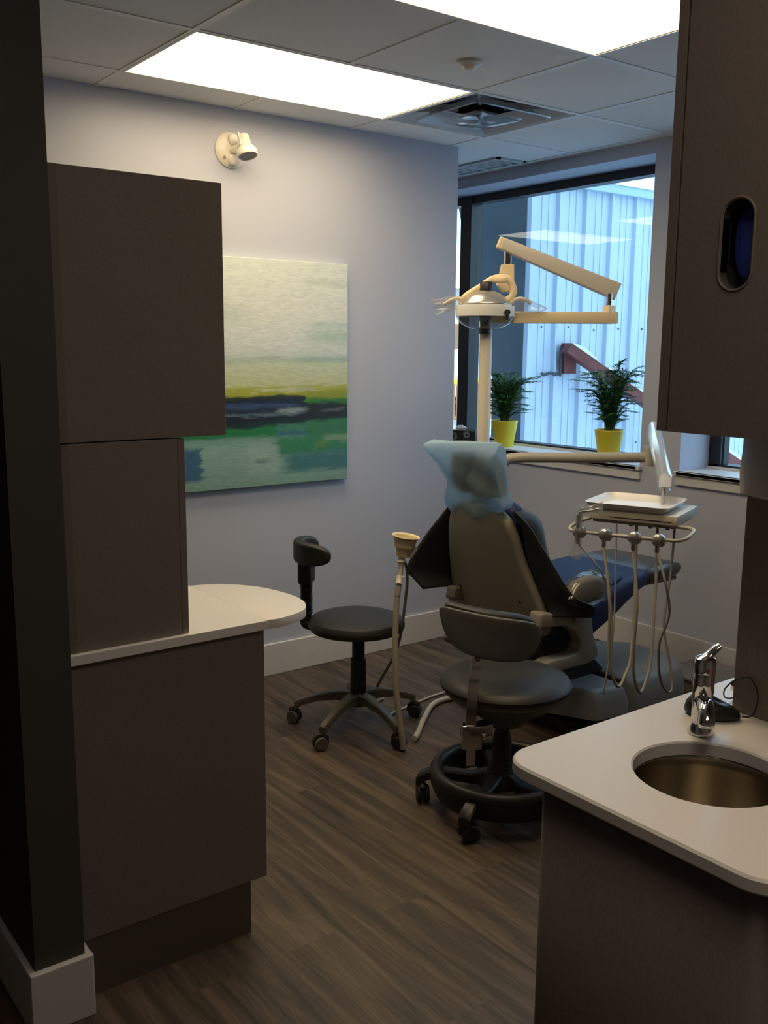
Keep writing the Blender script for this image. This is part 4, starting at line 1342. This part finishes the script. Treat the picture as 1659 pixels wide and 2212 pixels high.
obj('plastic_sleeve', wrap([y0 + V(-.002, .002, -.085), y0 + V(0, 0, -.055), y0 + V(0, 0, -.02), y0 + V(0, 0, .03), y0 + V(.003, 0, .07), y0 + V(.008, -.004, .092)], [.020, .016, .011, .012, .013, .016], 11), M_bag, syr)
bm = NB(); rings = []
rnd = random.Random(8)
for f, r in ((0, .013), (.4, .012), (.75, .015), (1, .022)):
    p = (y0 + V(.002, 0, .073)).lerp(y0 + V(.068, -.046, .088), f)
    rings.append([p + V(0, 0, 1) * math.cos(a) * r + nv * math.sin(a) * r * .5 + V(rnd.uniform(-1, 1), rnd.uniform(-1, 1), rnd.uniform(-1, 1)) * .003 for a in [2 * PI * k / 8 for k in range(8)]])
loft(bm, rings); bmesh.ops.triangulate(bm, faces=bm.faces)
obj('nozzle_sleeve', bm, M_bag, syr)

# instrument tray
def trayfn():
    bm = NB()
    prof = [(-.034, .998, .02), (-.030, .995, .02), (.0, .9955, .0)]
    def rr(k, z, r):
        return [hp_(x, y, z) for x, y in rrect(-.022 + k, HW - .028 - k, -.018 + k, HD - .006 - k, r, 6)]
    rings = [rr(.026, .9935, .022), rr(.010, 1.006, .034), rr(.002, 1.016, .040), rr(0, 1.0185, .042), rr(.004, 1.0195, .04), rr(.012, 1.008, .034), rr(.030, .9965, .022)]
    loft(bm, rings)
    return bm
tag(obj('instrument_tray', trayfn(), M_tray, None, True), 'empty white shallow tray with rounded corners on the instrument unit', 'tray')

# ------------------------------------------------------------------ assistant holder, cup, suction
t = thing('suction_unit', 'tan suction hose and valve on a ball joint, left of the dental chair', 'suction unit', (2.30, 2.92, .73))
bm = NB()
lathe(bm, [(0, -.018), (.010, -.015), (.018, 0), (.010, .015), (0, .018)], (2.293, 2.918, .734), 22, cap=False)
obj('ball_joint', bm, M_creamlt, t, True)
bm = tube(NB(), [(2.305, 2.925, .735), (2.345, 3.00, .74), (2.41, 3.09, .735), (2.50, 3.155, .71), (2.66, 3.10, .64)], .010, 12, 5)
beam(bm, (2.306, 2.915, .752), (2.325, 2.93, .775), .02, .016)
beam(bm, (2.320, 2.908, .752), (2.350, 2.905, .785), .022, .018)
obj('holder_arm', bm, M_rim, t, True)
bm = tube(NB(), [(2.290, 2.915, .722), (2.282, 2.908, .700), (2.266, 2.895, .675)], lambda q: .009 + .003 * q, 14, 5)
obj('valve', bm, M_greyhose, t, True)
bm = tube(NB(), [(2.268, 2.897, .683), (2.262, 2.892, .668), (2.250, 2.880, .652)], .0125, 14, 4)
tube(bm, [(2.262, 2.892, .672), (2.284, 2.884, .680)], lambda q: .008 - .006 * q, 10, 3)
obj('valve_lever', bm, M_creamlt, t, True)
obj('tailpiece', cyl(NB(), (2.250, 2.880, .656), (2.238, 2.873, .606), .0118, 18), M_dullchrome, t, True)
bm = tube(NB(), [(2.246, 2.877, .650), (2.235, 2.871, .588), (2.217, 2.855, .447), (2.207, 2.84, .341), (2.205, 2.825, .216), (2.212, 2.81, .106), (2.219, 2.806, .05), (2.224, 2.806, .012)], .0115, 14, 6)
obj('suction_hose', bm, M_hose, t, True)
bm = tube(NB(), [(2.310, 2.92, .73), (2.345, 2.95, .687), (2.360, 2.965, .623), (2.372, 2.995, .518), (2.372, 3.015, .407), (2.37, 3.05, .31), (2.36, 3.085, .243), (2.362, 3.162, .135), (2.40, 3.26, .02), (2.5, 3.30, .008)], .0062, 10, 6)
obj('saliva_hose', bm, M_greyhose, t, True)
tg_ = thing('drinking_cup', 'cream stepped plastic cup tilted on the suction holder beside the chair', 'cup', (2.300, 2.920, .75))
cdir = V(.10, -.09, .99).normalized(); cx_ = cdir.orthogonal().normalized(); cy2 = cdir.cross(cx_)
bm = lathe(NB(), [(0, 0), (.026, 0), (.029, .012), (.033, .036), (.040, .038), (.046, .074), (.054, .078), (.056, .081), (.054, .083), (.045, .078), (.038, .042), (.030, .036), (.025, .004), (0, .004)], seg=40, mat=frame((2.301, 2.920, .752), cx_, cy2, cdir), cap=False)
obj('cup_wall', bm, M_cup, tg_, True)

tag(obj('utility_hose', tube(NB(), [(2.322, 2.858, .0125), (2.341, 2.871, .0125), (2.387, 2.909, .0125), (2.479, 2.991, .0125), (2.644, 3.112, .0125), (2.80, 3.10, .0125), (2.92, 2.98, .0125)], .012, 12, 6), M_whitehose, None, True), 'thick pale hose lying on the floor between the two stools', 'hose')
tag(obj('power_cable', tube(NB(), [(2.40, 3.125, .006), (2.442, 3.144, .006), (2.521, 3.160, .006), (2.652, 3.190, .006), (2.74, 3.200, .006), (2.88, 3.19, .006), (2.98, 3.02, .006)], .0055, 10, 6), M_whitehose, None, True), 'thin white cable on the floor behind the thick pale hose', 'cable')

# utility box on the floor by the window wall
t = thing('utility_box', 'low grey floor box against the window wall beyond the chair base', 'utility box', (3.82, 2.55, 0))
obj('lid', box(NB(), 3.665, 3.985, 2.36, 2.70, .066, .080, .004), M_basecover, t)
obj('box_body', box(NB(), 3.675, 3.98, 2.37, 2.69, 0, .066), M_shell, t)

# ------------------------------------------------------------------ window sill
def palm(x, y, rad, seed, hmax, label, fronds):
    rnd = random.Random(seed)
    z0 = .9705
    t = thing('potted_palm', label, 'potted plant', (x, y, z0), 'palms on the window sill')
    bm = lathe(NB(), [(0, 0), (.053, 0), (.055, .004), (.079, .150), (.081, .154), (.079, .158), (.075, .155), (.073, .138), (0, .138)], (x, y, z0), 40, cap=False)
    obj('pot', bm, M_pot, t, True)
    obj('soil', lathe(NB(), [(.074, .143), (.03, .148), (0, .150)], (x, y, z0), 28, cap=False), M_soil, t, True)
    lf = NB(); st = NB()
    zt = z0 + .145
    def leaflet(p, dirv, L, w, up):
        dirv = dirv.normalized()
        sd = dirv.cross(up).normalized()
        tip = p + dirv * L - V(0, 0, L * rnd.uniform(.12, .40))
        mid = p + dirv * L * .42 + up * L * .03
        a = lf.verts.new(p); b = lf.verts.new(mid + sd * w); c = lf.verts.new(tip); d_ = lf.verts.new(mid - sd * w); m_ = lf.verts.new(mid - up * w * .5)
        lf.faces.new((a, b, m_)); lf.faces.new((b, c, m_)); lf.faces.new((c, d_, m_)); lf.faces.new((d_, a, m_))
    for i, (hk, ok, az) in enumerate(fronds):
        d = V(math.cos(az), math.sin(az), 0)
        hgt = hk * hmax; out = ok * rad
        p0 = V(x, y, zt) + d * rnd.uniform(.002, .026)
        p1 = p0 + d * out * .12 + V(0, 0, hgt * .50)
        p2 = p0 + d * out * .45 + V(0, 0, hgt * .92)
        p3 = p0 + d * out * 1.0 + V(0, 0, hgt * rnd.uniform(.90, 1.06))
        P = spline([p0, p1, p2, p3], 7)
        tube(st, P, .0015, 5, 1)
        n = len(P)
        j0 = n * .26
        for j in range(int(j0), n):
            f = (j - j0) / (n - j0)
            tg = (P[min(j + 1, n - 1)] - P[max(j - 1, 0)]).normalized()
            side = tg.cross(V(0, 0, 1)).normalized()
            L = .060 * (1 - abs(f - .35) * .8) * (.55 + .45 * min(1, hk * 1.6))
            for sg in (-1, 1):
                for q in (0, .5):
                    pp = P[j] if q == 0 or j + 1 >= n else P[j].lerp(P[j + 1], .5)
                    leaflet(pp, side * sg * .85 + tg * rnd.uniform(.6, .9) + V(0, 0, rnd.uniform(-.1, .3)), L * rnd.uniform(.75, 1.2), .0029, V(0, 0, 1))
        leaflet(P[-1], P[-1] - P[-2], .042, .003, V(0, 0, 1))
    for bb in (lf, st):       # leaves lean back into the room instead of through the pane
        for v in bb.verts:
            if v.co.x > 4.265: v.co.x = 4.265 - (v.co.x - 4.265) * .15
            if v.co.z < z0 + .08: v.co.z = z0 + .08
    obj('foliage', lf, M_leafA, t)
    obj('stems', st, M_stem, t, True)
def bush(seed, n, big):
    rnd = random.Random(seed)
    fr = []
    for i in range(n):
        k = (i + .5) / n
        hk = .16 + .78 * k ** .85
        fr.append((hk, rnd.uniform(.06, .145), 2.4 * i + rnd.uniform(-.4, .4)))
    return fr + big
A_R = math.atan2(-.60, .80)     # towards the right of the picture, along the sill
palm(4.115, 4.245, 1.0, 11, .300, 'compact green palm in a yellow pot on the sill, nearer the lamp pole',
     bush(5, 64, [(1.0, .06, .4), (.97, .05, 2.0), (.86, .20, -1.15), (.90, .21, -1.25), (.82, .19, -1.05), (.95, .08, 1.5), (.88, .14, 1.75)]))
palm(4.135, 3.455, 1.0, 23, .370, 'taller feathery palm in a yellow pot at the right end of the sill',
     bush(9, 66, [(.92, .19, -1.3), (.96, .21, -1.1), (.84, .20, -1.45), (.80, .18, 1.7), (.74, .21, 1.95), (.62, .19, 2.1), (1.02, .05, -1.2), (.98, .09, -2.0), (.86, .18, -1.2)]))

t = thing('tissue_box', 'black patterned tissue box on the sill at the wall end', 'tissue box', (4.11, 4.62, .9705))
ta, tb = V(-.35, .94, 0).normalized(), V(.94, .35, 0).normalized()
t2 = bmesh.new(); box(t2, -.10, .10, -.055, .055, 0, .074, .002)
bm = NB(); merge(bm, t2, frame((4.115, 4.60, .9705), ta, tb, (0, 0, 1)))
obj('carton', bm, M_black, t)
bm = NB()
rnd = random.Random(4)
def patch(c, ax, ay, n, r):
    for k in range(n):
        a = 2 * PI * k / n
        p0 = c + ax * math.cos(a) * r * .35 + ay * math.sin(a) * r * .35
        p1 = c + ax * math.cos(a) * r + ay * math.sin(a) * r
        beam(bm, p0, p1, .002, .0012, ax.cross(ay))
oc = V(4.115, 4.60, .9705)
patch(oc - tb * .0556 + ta * .05 + V(0, 0, .035), ta, V(0, 0, 1), 12, .026)
patch(oc - tb * .0556 - ta * .04 + V(0, 0, .050), ta, V(0, 0, 1), 14, .024)
patch(oc - ta * .1006 + V(0, 0, .045), tb, V(0, 0, 1), 14, .026)
patch(oc - ta * .1006 + tb * .03 + V(0, 0, .015), tb, V(0, 0, 1), 8, .010)
obj('floral_pattern', bm, M_rim, t)
bm = NB()
rings = []
for f, r in ((0, .02), (.5, .028), (1, .012)):
    rings.append([oc + V(0, 0, .072 + .03 * f) + ta * (.03 + math.cos(a) * r * 1.4 + rnd.uniform(-.006, .006)) + tb * math.sin(a) * r * .5 for a in [2 * PI * k / 9 for k in range(9)]])
loft(bm, rings)
obj('tissue', bm, M_tissuep, t)

# ------------------------------------------------------------------ outside
struct('ground', box(NB(), 4.42, 60, -20, 60, -.4, -.3), M_asphalt)
tag(obj('snow_cover', prism(NB(), dense([(5.5, 1.5), (14, 1.0), (14, 5.3), (5.3, 5.3)], .5), -.30, -.22, .03), M_snow), 'snow lying along the foot of the metal sided building', 'snow', kind='stuff')

t = thing('metal_building', 'neighbouring building with pale blue ribbed metal siding outside the window', 'building', (8, 6.5, -.3))
YN, XN = 5.42, 5.43
bm = NB()
pts = []
x = XN
rib = .3052
prof = []
while x < 13:
    prof += [(x, 0), (x + .013, -.030), (x + .034, -.030), (x + .047, 0)]
    prof += [(x + .148, 0), (x + .150, -.005), (x + .156, -.005), (x + .158, 0), (x + .222, 0), (x + .224, -.005), (x + .230, -.005), (x + .232, 0)]
    x += rib
vb = [bm.verts.new((a, YN + b, -.35)) for a, b in prof]
vt = [bm.verts.new((a, YN + b, 2.80)) for a, b in prof]
for i in range(len(prof) - 1): bm.faces.new((vb[i], vb[i + 1], vt[i + 1], vt[i]))
box(bm, XN, 13, YN + .001, YN + .12, -.35, 2.80)
obj('siding', bm, M_siding, t)
bm = NB()
yy_ = [XN + rib * k for k in range(24)]
for a in yy_:
    for z in (1.72, .75):
        for dx in (.06, .19): lathe(bm, [(0, -.006), (.006, -.006), (.009, .0)], seg=8, mat=frame((a + dx, YN - .002, z + .012 * math.sin(a * 7)), (1, 0, 0), (0, 0, 1), (0, -1, 0) if False else (0, 1, 0)), cap=False)
obj('siding_screws', bm, M_ink, t)
bm = NB()
box(bm, XN - .03, 13, YN - .06, YN + .05, 2.79, 2.86)
loft(bm, [[V(xx, YN - .07, 2.855), V(xx, YN + .05, 2.855), V(xx, YN + 2.2, 3.25), V(xx, YN + 2.2, 3.30)] for xx in (XN - .04, 13)])
obj('roof_edge', bm, M_sidtrim, t)
bm = NB()
mtx2 = Matrix(((0, 0, 1, 0), (1, 0, 0, 0), (0, 1, 0, 0), (0, 0, 0, 1)))
prism(bm, [(YN + .005, -.35), (5.75, -.35), (5.75, 1.30), (6.02, 2.05), (6.24, 2.80), (YN + .005, 2.80)], XN - .004, XN + .30, 0, mtx2)
obj('end_wall', bm, M_greyrender, t)

t = thing('steel_brace', 'rusty red sloping steel brace with snow on top outside the window', 'steel brace', (6, 5.3, 1.5))
p0, p1 = V(5.78, 5.30, 1.565), V(8.6, 4.72, .02)
bm = beam(NB(), p0, p1, .085, .080)
obj('brace_beam', bm, M_rust, t)
obj('wall_plate', box(NB(), 5.815, 5.955, 5.345, 5.385, 1.36, 1.60), M_rust, t)
d = (p1 - p0).normalized()
up = V(0, 0, 1) - d * d.z; up.normalize()
bm = NB()
for a, b in ((.02, .28), (.42, .62), (.75, 3.3)):
    rings = []
    for f in range(9):
        q = a + (b - a) * f / 8
        hh = .035 * (math.sin(PI * min(max(f / 8, .04), .96)) ** .5) + .004
        c = p0 + d * q + up * .041
        rings.append([c + V(0, -.036, 0), c + V(0, -.03, 0) + up * hh * .8, c + up * hh, c + V(0, .03, 0) + up * hh * .8, c + V(0, .036, 0)])
    loft(bm, rings)
obj('snow_cap', bm, M_snow, t, True)
bm = NB()
for k in range(9):
    c = V(5.60 + k * .025, 5.375, 1.360 + .006 * math.sin(k * 5))
    lathe(bm, [(0, -.014), (.012, -.007), (.015, .003), (.008, .013), (0, .016)], tuple(c), 8, cap=False)
for k in range(7):
    c = V(5.805, 5.375, 1.36 + k * .033)
    lathe(bm, [(0, -.03), (.012, -.01), (.014, .01), (.008, .022), (0, .028)], tuple(c), 8, cap=False)
obj('foam_seal', bm, M_ink, t, True)

# far street seen in the narrow gap
t = thing('far_house', 'pale house far across the street between lamp pole and window post', 'house', (21, 23.5, -.3))
obj('wall', box(NB(), 17, 27, 24, 30, -.3, 3.4), M_farwall, t)
for k in range(4):
    w = obj('window', box(NB(), 18.6 + k * 2.0, 19.4 + k * 2.0, 23.95, 24.02, 1.0, 2.3), M_brown, t)
obj('roof', loft(NB(), [[V(xx, 23.6, 3.4), V(xx, 30.4, 3.4), V(xx, 27, 5.2)] for xx in (16.6, 27.4)]), M_snow, t)
bm = NB()
for k in range(30): box(bm, 15.5 + k * .3, 15.72 + k * .3, 19.0, 19.05, -.3, .62)
box(bm, 15.4, 24.6, 19.05, 19.1, .1, .2)
tag(obj('board_fence', bm, M_brown), 'low brown board fence in front of the far pale house', 'fence')
t = thing('parked_van', 'pale vehicle with a yellow stripe parked beyond the alley', 'vehicle', (17.4, 20.6, -.3))
obj('body', box(NB(), 16.6, 20.6, 20.2, 21.8, .0, 1.05, .12), M_farwall, t, True)
obj('stripe', box(NB(), 16.58, 20.62, 20.18, 21.82, .55, .70, .02), M_yellow, t, True)
obj('cabin', box(NB(), 17.0, 20.0, 20.3, 21.7, 1.0, 1.5, .15), M_snow, t, True)
for dx in (17.4, 19.8): obj('wheel', cyl(NB(), (dx, 20.15, .02), (dx, 20.35, .02), .32, 20), M_hub, t, True)
tag(obj('snow_bank', loft(NB(), [[V(9 + 6 * f + .3 * math.cos(a) * s, 10 + 6 * f, -.3 + .35 * max(0, math.sin(a)) * s) if False else V(10.5 + 1.6 * f + 2.2 * math.cos(a) * s, 14.5 + .8 * f, -.3 + .40 * max(0, math.sin(a)) * s) for a in [PI * k / 12 for k in range(13)]] for f, s in ((0, .6), (.5, 1), (1, .7))]), M_snow, None, True), 'bright snow bank at the end of the alley', 'snow', kind='stuff')

# ------------------------------------------------------------------ light
w = bpy.data.worlds.new('World'); SC.world = w; w.use_nodes = True
bg = w.node_tree.nodes['Background']
bg.inputs[0].default_value = (.47, .74, 1.0, 1)
bg.inputs[1].default_value = 3.0
sun = bpy.data.lights.new('sun', 'SUN'); sun.energy = 9.0; sun.angle = math.radians(.6); sun.color = (1, .93, .82)
so = bpy.data.objects.new('sun', sun); COL.objects.link(so)
dv = V(1, .22, -.50).normalized()
so.rotation_euler = dv.to_track_quat('-Z', 'Y').to_euler()
so.location = (-5, 0, 8)

# ------------------------------------------------------------------ camera
yaw, pitch, roll = math.radians(52.92339822), math.radians(9.67248105), math.radians(.49558873)
f = V(math.cos(pitch) * math.cos(yaw), math.cos(pitch) * math.sin(yaw), -math.sin(pitch))
r = f.cross(V(0, 0, 1)).normalized(); u = r.cross(f)
c_, s_ = math.cos(roll), math.sin(roll)
r2 = r * c_ + u * s_; u2 = -r * s_ + u * c_
cam = bpy.data.cameras.new('camera'); co = bpy.data.objects.new('camera', cam); COL.objects.link(co)
co.matrix_world = Matrix(((r2.x, u2.x, -f.x, 0), (r2.y, u2.y, -f.y, 0), (r2.z, u2.z, -f.z, 1.56), (0, 0, 0, 1)))
cam.sensor_fit = 'VERTICAL'; cam.sensor_height = 24; cam.sensor_width = 18
cam.lens = 2095.0245 / 2212 * 24
cam.clip_start = .02; cam.clip_end = 200
SC.camera = co

SC.view_settings.view_transform = 'Standard'
SC.view_settings.look = 'None'
SC.view_settings.gamma = 1
SC.view_settings.use_curve_mapping = False
SC.view_settings.exposure = 0
SC.cycles.max_bounces = 10
SC.cycles.diffuse_bounces = 5
SC.cycles.transparent_max_bounces = 16
SC.cycles.sample_clamp_indirect = 6
SC.cycles.caustics_reflective = False
SC.cycles.caustics_refractive = False
SC.cycles.use_denoising = True
